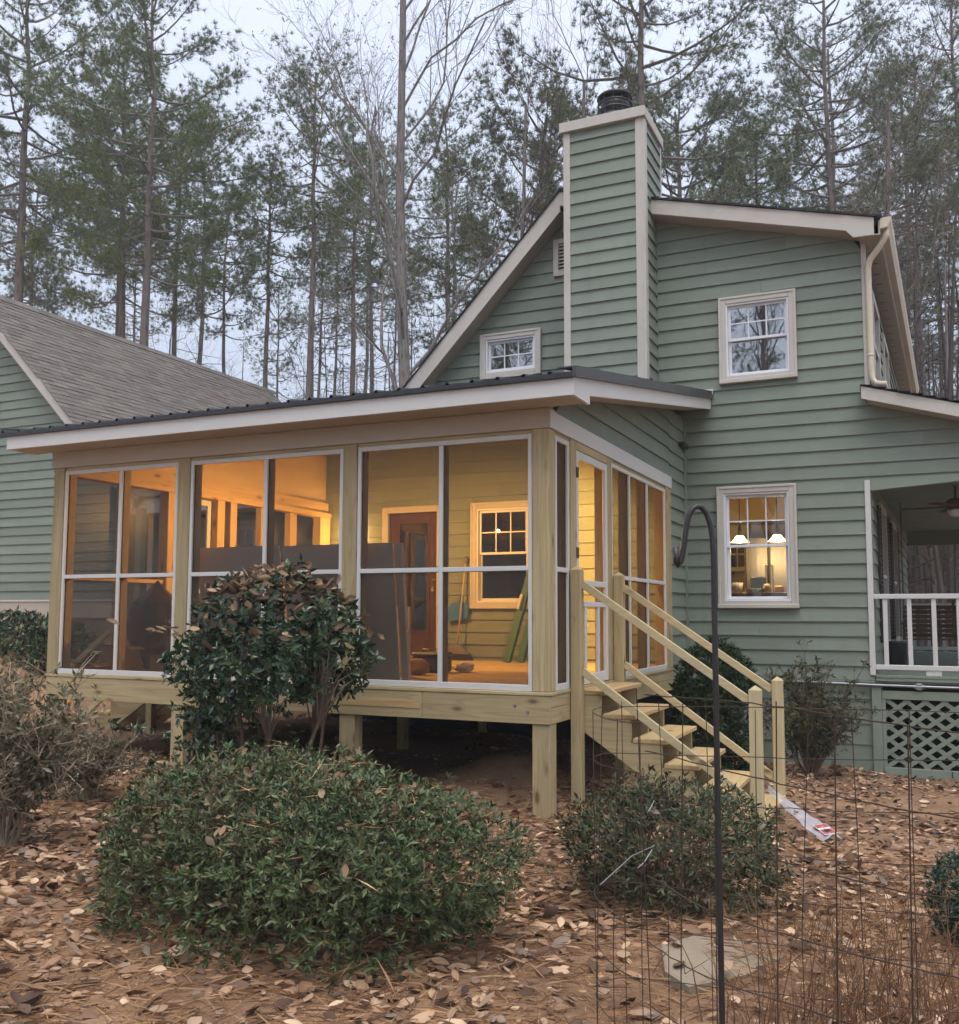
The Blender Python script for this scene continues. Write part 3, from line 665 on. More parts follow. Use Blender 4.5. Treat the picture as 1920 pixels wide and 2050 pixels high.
part('plant_pot', MB().lathe([(0, 0), (.06, 0), (.08, .14), (.07, .14), (0, .12)], (.33, 6.6, .947), 12), 'paper', kt, True)
PEND = [(.377, 6.6, 1.655), (.885, 6.6, 1.655)]
for p in PEND:
    pg = subgroup('pendant_lamp', house)
    part('lamp_shade', MB().lathe([(.03, .095), (.055, .09), (.075, .055), (.11, .012), (.135, .0), (.128, .0), (.105, .008), (.07, .05), (.05, .082), (.03, .088)], p, 24), 'frost', pg, True)
    part('bulb', MB().lathe([(0, -.01), (.03, .0), (.042, .03), (.03, .06), (0, .07)], p, 16), 'bulb', pg, True)
    part('stem', MB().tube([(p[0], p[1], p[2]+.09), (p[0], p[1], 2.45)], .006, 6).lathe([(0, .09), (.022, .09), (.03, .16), (.012, .25), (0, .25)], p, 12), 'iron', pg)
    l = bpy.data.lights.new('pendant_light', 'POINT'); l.energy = 13; l.color = (1, .66, .30); l.shadow_soft_size = .05
    lo = bpy.data.objects.new('pendant_light', l); coll.objects.link(lo); lo.location = (p[0], p[1], p[2]-.09)

# ================================================================ right-hand porch on the side of the house
rp = thing('side_porch', 'white-railed side porch with lattice skirting at the right edge', 'porch', (3.4, 7.0, -1.3))
RPX = 4.75
part('corner_post', B(2.106, 2.168, WY-.045, WY+.05, -.06, 2.225, .004), 'white', rp)
part('post', B(RPX-.1, RPX, WY-.045, WY+.05, -.06, 2.25, .004), 'white', rp)
for s in (3.2, 6.4): part('post', B(RPX-.1, RPX, WY+s, WY+s+.1, -.06, 2.25, .004), 'white', rp)
part('top_rail', B(2.168, RPX-.1, WY-.035, WY+.03, .825, .882, .005), 'white', rp)
part('bottom_rail', B(2.168, RPX-.1, WY-.03, WY+.025, .005, .063, .005), 'white', rp)
for i in range(10):
    x = 2.263+.2565*i; part('baluster', B(x, x+.05, WY-.02, WY+.016, .063, .825, .003), 'white', rp)
part('rail_block', B(2.70, 2.86, WY-.02, WY+.02, -.05, .004), 'white', rp)
for i in range(22): part('floor_board', B(2.17, RPX, WY-.06+i*.40, WY-.06+i*.40+.392, -.085, -.052, .003), 'greenpaint', rp)
part('rim_board', B(2.168, RPX, WY-.055, WY-.02, -.125, -.086, .003), 'greenpaint', rp)
for i in range(24): part('ceiling_board', B(2.19, RPX, WY+.03+i*.37, WY+.03+i*.37+.355, 2.255, 2.285, .004), 'greenpaint', rp)
part('header_beam', B(2.166, RPX, WY-.0, WY+.09, 2.235, 2.40, .004), 'greenpaint', rp)
part('end_header', B(2.45, RPX, 13.0, 13.1, 1.98, 2.30, .004), 'greenpaint', rp)
part('outer_beam', B(RPX-.12, RPX, WY+.1, 13.0, 2.05, 2.28, .004), 'white', rp)
for z0, z1 in ((.83, .88), (.0, .06)): part('far_rail', B(2.45, RPX, 12.98, 13.03, z0, z1, .004), 'white', rp)
for i in range(9): part('far_baluster', B(2.5+.25*i, 2.55+.25*i, 12.985, 13.02, .06, .83), 'white', rp)
prf = subgroup('roof', rp)
part('roof_slab', MB().prism([(2.10, 3.315), (5.2, 2.41), (5.2, 2.37), (2.10, 3.27)], 1, 4.70, 13.4), 'dshingle', prf)
m = MB()
for i in range(24):
    a = 2.11+i*.13; m.prism([(a, 3.312-(a-2.1)*.292), (a+.14, 3.312-(a+.04)*.292+2.1*.292-.1*.0), (a+.14, 3.312-(a-1.96)*.292+.03), (a, 3.312-(a-2.1)*.292+.012)], 1, 4.665+random.uniform(-.01, .01), 5.3)
part('shingle_edge', m, 'dshingle', prf)['kind'] = 'stuff'
part('rake_board', MB().prism([(2.112, 3.30), (5.2, 2.40), (5.2, 2.24), (2.115, 3.155)], 1, 4.695, 4.72), 'cream', prf)
part('rake_soffit', MB().prism([(2.17, 3.15), (5.2, 2.262), (5.2, 2.25), (2.17, 3.135)], 1, 4.72, WY-.026), 'tan', prf)
lt = subgroup('lattice_skirt', rp)
part('frame_top', B(2.226, RPX, WY-.05, WY-.012, -.33, -.232, .004), 'greenpaint', lt)
part('frame_bottom', B(2.226, RPX, WY-.05, WY-.012, -1.32, -1.10, .004), 'greenpaint', lt)
part('frame_side', B(2.224, 2.262, WY-.046, WY-.012, -1.099, -.331, .004), 'greenpaint', lt)
part('frame_batten', B(2.925, 2.935, WY-.053, WY-.0505, -1.30, -1.11), 'dark', lt)
Z0, Z1 = -1.10, -.33
for sgn in (1, -1):
    for k in range(-7, 16):
        # 45-degree slats clipped to the panel
        xa = 2.26 + k*.196
        a = (xa, Z0) if sgn > 0 else (xa, Z1); b = (xa+(Z1-Z0)*1.35, Z1) if sgn > 0 else (xa+(Z1-Z0)*1.35, Z0)
        t0 = max(0.0, (2.255-a[0])/(b[0]-a[0])); t1 = min(1.0, (RPX-a[0])/(b[0]-a[0]))
        if t1-t0 < .08: continue
        A = (a[0]+(b[0]-a[0])*t0, a[1]+(b[1]-a[1])*t0); Bq = (a[0]+(b[0]-a[0])*t1, a[1]+(b[1]-a[1])*t1)
        yy = WY-.030 if sgn > 0 else WY-.0215
        part('lattice_slat', MB().beam((A[0], yy, A[1]), (Bq[0], yy, Bq[1]), .008, .046, .0, up=(0, 0, 1)), 'greenpaint', lt)
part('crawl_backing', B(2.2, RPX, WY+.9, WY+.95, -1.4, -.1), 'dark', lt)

sw_ = thing('porch_swing', 'brown slatted wooden porch swing behind the white railing', 'swing', (2.95, 8.0, .2))
for i in range(7): part('back_slat', MB().beam((2.42, 7.95+.02*i, .36+.066*i), (3.75, 7.95+.02*i, .36+.066*i), .02, .052, .003), 'walnut', sw_)
for i in range(5): part('seat_slat', B(2.42, 3.75, 7.48+.09*i, 7.555+.09*i, .30, .32, .003), 'walnut', sw_)
for x in (2.5, 3.08, 3.68): part('back_post', MB().beam((x, 7.97, .28), (x, 8.12, .86), .04, .04), 'walnut', sw_)
for x in (2.44, 3.73): part('arm', B(x-.03, x+.03, 7.45, 8.0, .52, .545, .004), 'walnut', sw_)
for x in (2.44, 3.73): part('arm_post', B(x-.02, x+.02, 7.47, 7.51, .30, .52, .004), 'walnut', sw_)
for x in (2.44, 3.73): part('hanging_chain', MB().tube([(x, 7.5, .53), (x, 7.75, 2.25)], .006, 5).tube([(x, 8.02, .55), (x, 7.75, 2.25)], .006, 5), 'iron', sw_)
pl = thing('planter', 'black planter barrel on the side porch floor behind the balusters', 'planter', (2.36, 6.2, -.052))
part('pot', MB().lathe([(0, 0), (.11, 0), (.14, .34), (.15, .36), (.135, .36), (.125, .30), (0, .30)], (2.36, 6.2, -.052), 20), 'black', pl, True)
part('soil', MB().lathe([(0, .31), (.126, .305)], (2.36, 6.2, -.052), 16), 'dirt', pl)
cf = thing('ceiling_fan', 'brown ceiling fan under the side porch roof, top right', 'ceiling fan', (3.10, 6.1, 2.0))
part('motor', MB().lathe([(0, .14), (.06, .14), (.11, .1), (.12, .03), (.08, 0), (0, 0)], (3.10, 6.1, 1.95), 20), 'walnut', cf, True)
part('rod', MB().tube([(3.10, 6.1, 2.09), (3.10, 6.1, 2.26)], .015, 8), 'walnut', cf)
part('light_bowl', MB().lathe([(0, -.09), (.06, -.08), (.1, -.03), (.1, 0), (0, 0)], (3.10, 6.1, 1.95), 16), 'paper', cf, True)
for i in range(5):
    a = i*2*math.pi/5+.5; part('blade', MB().beam((3.10+.12*math.cos(a), 6.1+.12*math.sin(a), 1.99), (3.10+.62*math.cos(a), 6.1+.62*math.sin(a), 1.985), .13, .01, .003), 'walnut', cf)

# ================================================================ screened porch
po = thing('screened_porch', 'new screened porch of treated lumber with white screen frames, lit orange inside', 'porch', (-2.75, 2.5, -1.0))
PW = -5.52
POSTS = [(-5.52, -5.37), (-3.852, -3.705), (-1.963, -1.818), (-.158, -.011)]
for a, b in POSTS: part('post', B(a, b, .0, .147, .012, 2.131, .006), 'wood_z', po)
for i, (a, b) in enumerate(POSTS):
    g = float(ground_z((a+b)/2, .08)); part('support_post', B(a-.003, b+.003, .004, .150, g-.3, -.242, .006), 'wood_z', po)
for x, y, wd in ((-5.3, 2.5, .10), (-2.8, 2.5, .10), (-.2, 2.6, .10), (-5.3, 4.7, .1), (-2.8, 4.7, .1)): part('support_post', B(x, x+wd, y, y+wd, -1.4, -.242, .005), 'wood_z', po)
# rim, sill cap, floor
part('rim_joist', B(PW+.02, -1.145, -.012, .028, -.2415, -.020, .004), 'wood_x', po)
part('rim_joist', B(-1.143, -.002, -.012, .028, -.2415, -.020, .004), 'wood_x', po)
part('rim_patch', B(-1.95, -1.16, -.016, -.0125, -.16, -.095, .001), 'pine_x', po)
part('rim_joist', B(-.035, -.003, .030, 4.10, -.2415, -.115, .004), 'wood_y', po)
part('rim_joist', B(-.036, -.001, .030, 4.10, -.113, -.018, .004), 'wood_y', po)
part('rim_joist', B(PW+.02, PW+.055, .030, 4.95, -.2415, -.02, .004), 'wood_y', po)
part('sill_cap', B(PW+.005, .006, -.018, .145, -.018, .010, .004), 'wood_x', po)
part('sill_cap', B(-.145, .008, .147, 4.12, -.0175, .0105, .004), 'wood_y', po)
for x in np.arange(PW+.4, -.1, .45): part('floor_joist', B(x, x+.038, .03, 4.95, -.235, -.032), 'wood_y', po)
for i in range(34): part('floor_board', B(PW+.02, -.147, .147+i*.1415, .147+i*.1415+.1412, -.030, .004, .002), 'pine_x', po)
for x, z in ((-.30, -.10), (-.19, -.15)): part('bolt', MB().tube([(x, -.0125, z), (x, -.019, z)], .011, 10), 'steel', po)
# beams
part('front_beam', B(-5.549, .0, -.006, .135, 2.132, 2.297, .003), 'tan', po)
part('side_beam', B(-.14, .006, .1355, 4.135, 2.132, 2.276, .003), 'white', po)
part('beam_face', B(-.0, .008, -.006, .134, 2.1325, 2.277, .002), 'white', po)
part('left_beam', B(-5.549, -5.40, .1355, 4.95, 2.135, 2.29, .003), 'pine_y', po)
part('header', B(-5.37, -.158, .02, .12, 2.098, 2.131, .002), 'wood_x', po)
part('side_header', B(-.12, -.02, .147, 4.12, 2.098, 2.131, .002), 'wood_y', po)
# front screen bays
WF = .034
def bay(x0, x1, xm):
    g = subgroup('screen_bay', po); y0, y1 = .008, .030
    part('frame', MB().box(x0+.004, x0+.004+WF, y0, y1, .012, 2.096, .003).box(x1-.004-WF, x1-.004, y0, y1, .012, 2.096, .003).box(x0+.004+WF, x1-.004-WF, y0+.0008, y1, 2.056, 2.096, .003).box(x0+.004+WF, x1-.004-WF, y0+.0008, y1, .012, .064, .003), 'white', g)
    part('mullion', B(xm-.020, xm+.020, y0+.0012, y1, .064, 2.056, .003), 'white', g)
    part('mid_rail', MB().box(x0+.004+WF, xm-.020, y0+.0016, y1, .979, 1.018, .003).box(xm+.020, x1-.004-WF, y0+.0016, y1, .979, 1.018, .003), 'white', g)
    part('stud', MB().box(xm-.019, xm+.019, .042, .131, .012, 2.10, .002), 'wood_z', g)
    part('stud', MB().box(x0+.003, x0+.041, .042, .131, .012, 2.10, .002).box(x1-.041, x1-.003, .042, .131, .012, 2.10, .002), 'wood_z', g)
    part('rail_backing', MB().box(x0+.041, xm-.019, .042, .131, .980, 1.017, .002).box(xm+.019, x1-.041, .042, .131, .980, 1.017, .002), 'wood_x', g)
    for a, b in ((x0+.02, xm), (xm, x1-.02)):
        for c, d in ((.03, .998), (.998, 2.08)): part('screen', B(a, b, .0335, .0342, c, d), 'screen', g)
bay(-5.37, -3.852, -4.60); bay(-3.705, -1.963, -2.814); bay(-1.818, -.158, -.992)
# right side: narrow screen, screen door, wide screen bay
def sbay(y0, y1, mul, zt=2.096, nm='screen_bay', stud=True):
    g = subgroup(nm, po); x1, x0 = -.008, -.030
    part('frame', MB().box(x0, x1, y0, y0+WF, .012, zt, .003).box(x0, x1, y1-WF, y1, .012, zt, .003).box(x0, x1-.0008, y0+WF, y1-WF, zt-.04, zt, .003).box(x0, x1-.0008, y0+WF, y1-WF, .012, .064, .003), 'white', g)
    ys = [y0+WF] + [v for mm in mul for v in (mm-.018, mm+.018)] + [y1-WF]
    for mm in mul:
        part('mullion', B(x0, x1-.0012, mm-.018, mm+.018, .064, zt-.04, .003), 'white', g)
        if stud: part('stud', B(-.131, -.042, mm-.019, mm+.019, .012, 2.10, .002), 'wood_z', g)
    for a, b in zip(ys[::2], ys[1::2]):
        part('mid_rail', B(x0, x1-.0016, a, b, .976, 1.015, .003), 'white', g)
        for c, d in ((.03, .996), (.996, zt-.02)): part('screen', B(-.0342, -.0335, a-.02, b+.02, c, d), 'screen', g)
    part('rail_backing', B(-.131, -.042, y0+.02, y1-.02, .976, 1.013, .002), 'wood_y', g)
sbay(.150, .478, [])
sbay(1.705, 3.855, [2.36, 3.06])
part('door_post', B(-.137, -.002, .512, .655, .012, 2.131, .004), 'wood_z', po)
part('door_post', B(-.137, -.002, 1.565, 1.700, .012, 2.131, .004), 'wood_z', po)
part('jamb_stop', B(-.10, -.012, .480, .510, .012, 2.10, .003), 'wood_z', po)
part('end_post', B(-.145, -.004, 3.86, 4.122, .012, 2.131, .004), 'wood_z', po)
part('door_header', B(-.12, -.004, .655, 1.565, 2.060, 2.131, .003), 'wood_y', po)
sd = subgroup('screen_door', po); DX0, DX1 = -.035, -.004
for a, b in ((.660, .718), (1.500, 1.560)): part('stile', B(DX0, DX1, a, b, .020, 2.054, .003), 'white', sd)
for z0, z1 in ((1.985, 2.053), (.880, .930), (.697, .742), (.021, .108)): part('door_rail', B(DX0+.001, DX1-.001, .718, 1.500, z0, z1, .003), 'white', sd)
for yb in (.915, 1.285): part('baluster', B(DX0+.004, DX1-.004, yb-.028, yb+.028, .108, .697, .003), 'white', sd)
for z in (1.86, 1.16): part('hinge', B(-.012, .006, .640, .700, z-.045, z+.045, .004), 'black', sd)
part('hinge', B(-.012, .006, .640, .700, .20, .29, .004), 'black', sd)
# left end of the porch
LX0, LX1 = -5.515, -5.37
for a, b in ((1.53, 1.72), (2.41, 2.55), (2.66, 2.79), (4.70, 4.96)): part('post', B(LX0, LX1, a, b, .012, 2.135, .005), 'pine_z', po)
for a, b in ((.85, .89), (3.345, 3.495), (4.0, 4.16)): part('stud', B(LX0+.01, LX1-.04, a, b, .012, 2.135, .003), 'pine_z', po)
part('left_header', B(LX0+.01, LX1+.02, .15, 4.96, 2.06, 2.134, .003), 'pine_y', po)
for a, b in ((.15, 1.53), (2.79, 4.70)):
    part('left_rail', B(LX0+.02, LX1-.03, a, b, .975, 1.02, .003), 'pine_y', po); part('left_sill', B(LX0+.02, LX1-.03, a, b, .012, .06, .003), 'pine_y', po)
    part('screen', B(LX0+.012, LX0+.013, a, b, .03, 2.08), 'screenfar', po)
ld = subgroup('screen_door', po); ld['label'] = 'white screen door at the far left end of the porch'
for a, b in ((1.73, 1.80), (2.33, 2.40)): part('stile', B(LX0+.02, LX0+.05, a, b, .02, 2.05, .003), 'white', ld)
for z0, z1 in ((1.98, 2.05), (.88, .93), (.02, .11)): part('door_rail', B(LX0+.021, LX0+.049, 1.80, 2.33, z0, z1, .003), 'white', ld)
part('gable_panel', MB().prism([(.14, 2.29), (4.95, 2.29), (4.95, 3.145), (.14, 2.31)], 0, -5.47, -5.45), 'ply', po)
# right gable infill siding above the beam
gi = subgroup('gable_infill', po)
def span_gi(z): return (max(.14, (z-2.374)/.176), 4.128)
siding(gi, (-.035, 0), (0, 1), (1, 0), [2.277+EXPO*i for i in range(0, 6)], span_gi, [], joints=False, topcut=3.09, depth=.05)
# ceiling, soffit, fascia, metal roof
SL = .176
part('ceiling', MB().prism([(.135, 2.315), (4.97, 3.166), (4.97, 3.186), (.135, 2.335)], 0, -5.47, -.06), 'ply', po)
part('soffit', B(-5.80, .295, -.320, -.006, 2.298, 2.314, .002), 'tan', po)
part('fascia', B(-5.822, .322, -.345, -.320, 2.297, 2.442, .003), 'white', po)
part('rake_board', MB().prism([(-.3455, 2.44), (4.975, 3.375), (4.975, 3.238), (.05, 2.372), (.045, 2.2985), (-.3455, 2.2985)], 0, .2965, .3225), 'white', po)
part('rake_soffit', MB().prism([(.05, 2.385), (4.975, 3.25), (4.975, 3.26), (.05, 2.395)], 0, -.01, .296), 'tan', po)
part('rake_board', MB().prism([(-.320, 2.44), (4.975, 3.375), (4.975, 3.238), (.05, 2.372), (.045, 2.2985), (-.320, 2.2985)], 0, -5.822, -5.797), 'white', po)
part('rake_soffit', MB().prism([(.05, 2.385), (4.975, 3.25), (4.975, 3.26), (.05, 2.395)], 0, -5.797, -5.55), 'tan', po)
part('roof_deck', MB().prism([(-.33, 2.4425), (4.975, 3.377), (4.975, 3.395), (-.33, 2.4605)], 0, -5.80, .300), 'ply', po)
mr = subgroup('metal_roof', po)
def rz(y): return 2.474 + SL*(y+.37)
for k in range(7):
    x0 = -5.87 + k*.887; x1 = x0+.885; prof = []; nrib = 4; pit = .885/nrib
    for i in range(nrib):
        a = x0+i*pit; prof += [(a, 0), (a+.012, .020), (a+.032, .020), (a+.044, 0), (a+.044+(pit-.044)/2, .002)]
    prof.append((x1, 0)); v = []; f = []
    for x, h in prof:
        for yy in (-.37, 4.97): v += [(x, yy, rz(yy)+h), (x, yy, rz(yy)+h-.006)]
    for i in range(len(prof)-1):
        a = i*4; b = a+4; f += [(a, b, b+2, a+2), (a+1, a+3, b+3, b+1), (a, a+1, b+1, b), (a+2, b+2, b+3, a+3)]
    part('roof_panel', MB().add(v, f), 'metal', mr)
part('eave_trim', B(-5.88, .335, -.372, -.3455, 2.430, 2.470, .003), 'metal', mr)
part('rake_trim', MB().prism([(-.376, 2.430), (-.376, 2.515), (4.985, 3.47), (4.985, 3.372)], 0, .3225, .352), 'metaltrim', mr)
part('rake_trim', MB().prism([(-.376, 2.505), (4.985, 3.46), (4.985, 3.47), (-.376, 2.516)], 0, .20, .3225), 'metaltrim', mr)
part('rake_trim', MB().prism([(-.376, 2.430), (-.376, 2.515), (4.985, 3.47), (4.985, 3.372)], 0, -5.895, -5.866), 'metaltrim', mr)
part('wall_flashing', MB().prism([(4.90, 3.41), (4.975, 3.43), (4.975, 3.50), (4.972, 3.50)], 0, -5.5, .36), 'steel', mr)
# porch lamps: a lantern beside the entry door and a flush ceiling light near the steps
lf = thing('wall_lantern', 'lit lantern on the house wall beside the entry door, hidden behind a porch post', 'lamp', (-4.95, 4.9, 1.75))
LP = (-4.95, 4.86, 1.80)
part('back_plate', B(-4.99, -4.91, 4.945, 4.968, 1.78, 1.98, .004), 'iron', lf)
part('arm', MB().tube([(-4.95, 4.945, 1.94), (-4.95, 4.90, 1.96), (-4.95, 4.86, 1.945)], .007, 6), 'iron', lf, True)
part('lantern_cap', MB().lathe([(0, .145), (.02, .135), (.05, .10), (.056, .092), (.02, .10), (0, .10)], LP, 16), 'iron', lf, True)
part('bulb', MB().lathe([(0, .02), (.02, .03), (.028, .055), (.016, .085), (0, .092)], LP, 14), 'porchbulb', lf, True)
l = bpy.data.lights.new('lantern_light', 'POINT'); l.energy = 48; l.color = (1, .50, .14); l.shadow_soft_size = .03
lo = bpy.data.objects.new('lantern_light', l); coll.objects.link(lo); lo.location = (LP[0], LP[1]-.03, LP[2]-.01)
hl = thing('hanging_lamp', 'lit shaded lamp hanging mid-porch, hidden behind a porch post', 'lamp', (-3.62, 2.75, 2.05))
HP = (-3.62, 2.75, 2.05)
part('shade', MB().lathe([(.03, .17), (.05, .155), (.07, .09), (.084, -.018), (.080, -.018), (.064, .08), (.045, .145), (.03, .16)], HP, 24), 'iron', hl, True)
part('bulb', MB().lathe([(0, .0), (.025, .01), (.036, .04), (.026, .08), (.015, .12), (0, .12)], HP, 16), 'porchbulb', hl, True)
part('cord', MB().tube([(HP[0], HP[1], 2.21), (HP[0], HP[1], 2.77)], .006, 6), 'black', hl)
l = bpy.data.lights.new('hanging_light', 'POINT'); l.energy = 470; l.color = (1, .50, .14); l.shadow_soft_size = .03
lo = bpy.data.objects.new('hanging_light', l); coll.objects.link(lo); lo.location = (HP[0], HP[1], HP[2]-.035)
cl_ = thing('ceiling_light', 'flush light on the porch ceiling above the screen door', 'lamp', (-.75, 3.0, 2.79))
CZ = 2.315+.176*(3.0-.135)
part('base_ring', MB().lathe([(0, .0), (.11, .0), (.12, -.02), (.11, -.035), (0, -.035)], (-.75, 3.0, CZ-.01), 24), 'iron', cl_, True)
part('diffuser', MB().lathe([(.10, -.036), (.085, -.055), (.04, -.066), (0, -.068)], (-.75, 3.0, CZ-.01), 24), 'porchbulb', cl_, True)
l = bpy.data.lights.new('ceiling_spot', 'SPOT'); l.energy = 480; l.color = (1, .53, .16); l.shadow_soft_size = .05; l.spot_size = math.radians(104); l.spot_blend = .6
lo = bpy.data.objects.new('ceiling_spot', l); coll.objects.link(lo); lo.location = (-.75, 3.0, CZ-.10); lo.rotation_euler = Vector((.55, -.75, 1.0)).to_track_quat('Z', 'Y').to_euler()

# ================================================================ steps
def steps(name, label, y0, y1, sx, ox, ntread, newelx):
    """sx=+1 descends towards +X from x=ox"""
    t = thing(name, label, 'steps', (ox+sx*.75, (y0+y1)/2, -1.0)); run, rise = .255, .187
    X = lambda d: ox+sx*d
    for i in range(ntread):
        d0 = .006+i*run; z = -.006-i*rise
        part('tread', B(X(d0-.01), X(d0+run+.012), y0+.004, y1-.004, z-.036, z, .004), 'pine_y', t)
    for y in (y0+.012, (y0+y1)/2-.02, y1-.050):
        pts = [(X(.012), -.044)]
        for i in range(ntread):
            z = -.044-i*rise; pts += [(X(.006+(i+1)*run-.03), z), (X(.006+(i+1)*run-.03), z-rise)]
        zb = -.044-ntread*rise; pts[-1] = (pts[-1][0], zb-.02)
        pts += [(X(.006+ntread*run-.20), zb-.02), (X(.012), -.30)]
        part('stringer', MB().prism(pts, 1, y, y+.038), 'wood_x', t)
    for y in (y0-.09, y1):
        for a, zt in ((.004, 1.0), (newelx, .05)):
            g = float(ground_z(X(a+.045), y))
            part('newel_post', B(X(a), X(a+.092), y, y+.092, g-.25, zt, .005), 'wood_z' if a < .1 else 'rail_z', t)
            cx, cyy = X(a+.046), y+.046
            part('post_cap', MB().add([(cx-.046, cyy-.046, zt-.0005), (cx+.046, cyy-.046, zt-.0005), (cx+.046, cyy+.046, zt-.0005), (cx-.046, cyy+.046, zt-.0005), (cx, cyy, zt+.036)], [(0, 1, 4), (1, 2, 4), (2, 3, 4), (3, 0, 4), (3, 2, 1, 0)]), 'rail_z', t)
        for za, zb in ((.885, -.035), (.160, -.800)):
            part('handrail', MB().beam((X(.094), y+.046, za), (X(newelx-.001), y+.046, zb), .038, .062, .003), 'rail_x', t)
    return t
steps('porch_steps', 'new wooden steps with handrails leading up to the screen door', .545, 1.700, 1, .0, 6, 1.447)
steps('porch_steps', 'wooden steps at the far left end of the porch, seen beneath its floor', 1.62, 2.55, -1, -5.53, 5, 1.36)

# ================================================================ garage and rear wing on the left
ga = thing('garage', 'sage green garage with weathered grey-brown shingle roof behind the porch', 'garage', (-13.9, 9.5, .2))
GY = 5.4; GXR = -9.9; GR = (-13.9, 6.93)
gf = subgroup('gable_wall', ga)
siding(gf, (0, GY), (1, 0), (0, -1), [.87+EXPO*i for i in range(0, 36)], lambda z: (max(-17.8, GR[0]-(GR[1]-.22-z)/.973), min(GXR, GR[0]+(GR[1]-.22-z)/.973)), [(-14.15, -13.20, 3.6, 4.63)], mat='siding')
part('water_table', B(-17.8, GXR+.02, GY-.045, GY+.02, .84, .872, .004), 'cream', ga)
part('base_board', B(-17.8, GXR+.01, GY-.03, GY+.02, .55, .839, .004), 'tan', ga)
part('foundation', B(-17.75, GXR, GY, GY+.1, -.6, .55), 'stone', ga)
part('corner_board', B(GXR-.08, GXR+.03, GY-.034, GY+.06, .873, 2.9, .004), 'greenpaint', ga)
window(ga, -14.2, -13.15, 3.55, 4.68, GY-.024, (2, 2), None, glass='glassdark')
part('right_wall', B(GXR-.1, GXR, GY+.1, 14.3, -.6, 2.8), 'greenpaint', ga)
part('left_wall', B(-17.8, -17.7, GY+.1, 14.3, -.6, 2.9), 'greenpaint', ga)
part('back_wall', MB().prism([(-17.7, -.6), (GXR-.1, -.6), (GXR-.1, 2.8), (-13.9, 6.6), (-17.7, 2.8)], 1, 14.2, 14.3), 'greenpaint', ga)
gr = subgroup('roof', ga)
part('roof_deck', MB().prism([(GR[0], GR[1]), (-9.45, 2.60), (-9.45, 2.52), (GR[0], GR[1]-.09)], 1, 5.12, 14.65), 'cream', gr)
part('roof_deck', MB().prism([(GR[0], GR[1]), (-18.35, 2.60), (-18.35, 2.52), (GR[0], GR[1]-.09)], 1, 5.12, 14.65), 'cream', gr)
part('rake_board', MB().prism([(GR[0], GR[1]), (-9.45, 2.602), (-9.45, 2.38), (GR[0], GR[1]-.19)], 1, 5.095, 5.119), 'cream', gr)
part('rake_board', MB().prism([(GR[0], GR[1]), (-18.35, 2.602), (-18.35, 2.38), (GR[0], GR[1]-.19)], 1, 5.095, 5.119), 'cream', gr)
part('rake_soffit', MB().prism([(GR[0], GR[1]-.19), (-9.45, 2.42), (-9.45, 2.405), (GR[0], GR[1]-.205)], 1, 5.12, GY), 'cream', gr)
def shingles(p0, p1, y0, y1, course=.14, tab=.30, th=.010):
    """roof plane from the ridge p0 to the eave p1 (x, z), running along Y"""
    p0 = np.array(p0); p1 = np.array(p1); d = p1-p0; L = np.hypot(*d); d = d/L; n = np.array([-d[1], d[0]]); n = n if n[1] > 0 else -n
    V = []; F = []; c = 0; k = int(L/course)
    for i in range(k):
        a = L-(i+1)*course-.03; b = L-i*course; y = y0-random.uniform(0, tab)
        while y < y1:
            w_ = random.choice((.16, .22, .30, .36)); ya = max(y, y0); yb = min(y+w_-.004, y1); y += w_
            if yb-ya < .03: continue
            lift = th+random.choice((0, 0, .006)); bb = b+random.uniform(-.003, .003)
            for (t, h) in ((a, .002), (bb, lift), (bb, .0)):
                q = p0+d*t+n*h; V += [(q[0], ya, q[1]), (q[0], yb, q[1])]
            F += [(c, c+1, c+3, c+2), (c+2, c+3, c+5, c+4), (c, c+2, c+4), (c+1, c+5, c+3)]; c += 6
    m = MB(); m.add(V, F); return m
sg = part('roof_shingles', shingles((GR[0], GR[1]+.004), (-9.40, 2.556), 5.07, 14.68), 'shingle', gr); sg['kind'] = 'stuff'
m = MB(); y = 5.05
while y < 14.6: m.prism([(GR[0]-.12, GR[1]-.10), (GR[0], GR[1]+.025), (GR[0]+.12, GR[1]-.10), (GR[0]+.125, GR[1]-.085), (GR[0], GR[1]+.04+.01*random.random()), (GR[0]-.125, GR[1]-.085)], 1, y, y+.31); y += .28
part('ridge_caps', m, 'shingle', gr)['kind'] = 'stuff'

wg = thing('rear_wing', 'low green wing with white fascia seen through the porch screens', 'building', (-7.6, 8.0, -.3))
wgf = subgroup('front_wall', wg)
siding(wgf, (0, 5.75), (1, 0), (0, -1), [.2+EXPO*i for i in range(-3, 13)], lambda z: (-9.55, -5.56), [(-7.78, -7.33, 1.0, 2.1)], joints=False, topcut=2.32)
part('corner_board', B(-9.66, -9.56, 5.70, 5.80, -.3, 2.32, .004), 'white', wg)
window(wg, -7.86, -7.26, .93, 2.18, 5.726, (2, 2), None, casing='white')
part('fascia', B(-9.75, -5.56, 5.26, 5.29, 2.33, 2.60, .004), 'white', wg)
part('soffit', B(-9.75, -5.56, 5.29, 5.75, 2.33, 2.345), 'tan', wg)
part('back_wall', B(-9.6, -5.56, 8.9, 9.0, -.5, 2.5), 'dark', wg)
part('side_wall', B(-9.6, -9.5, 5.85, 8.9, -.5, 2.5), 'greenpaint', wg)
wr = MB(); 
for i in range(12):
    wr.prism([(5.22+i*.16, 2.60+i*.11), (5.22+(i+1)*.16+.02, 2.60+(i+1)*.11+.014), (5.22+(i+1)*.16+.02, 2.60+(i+1)*.11+.02), (5.22+i*.16, 2.625+i*.11)], 0, -9.8, -5.56)
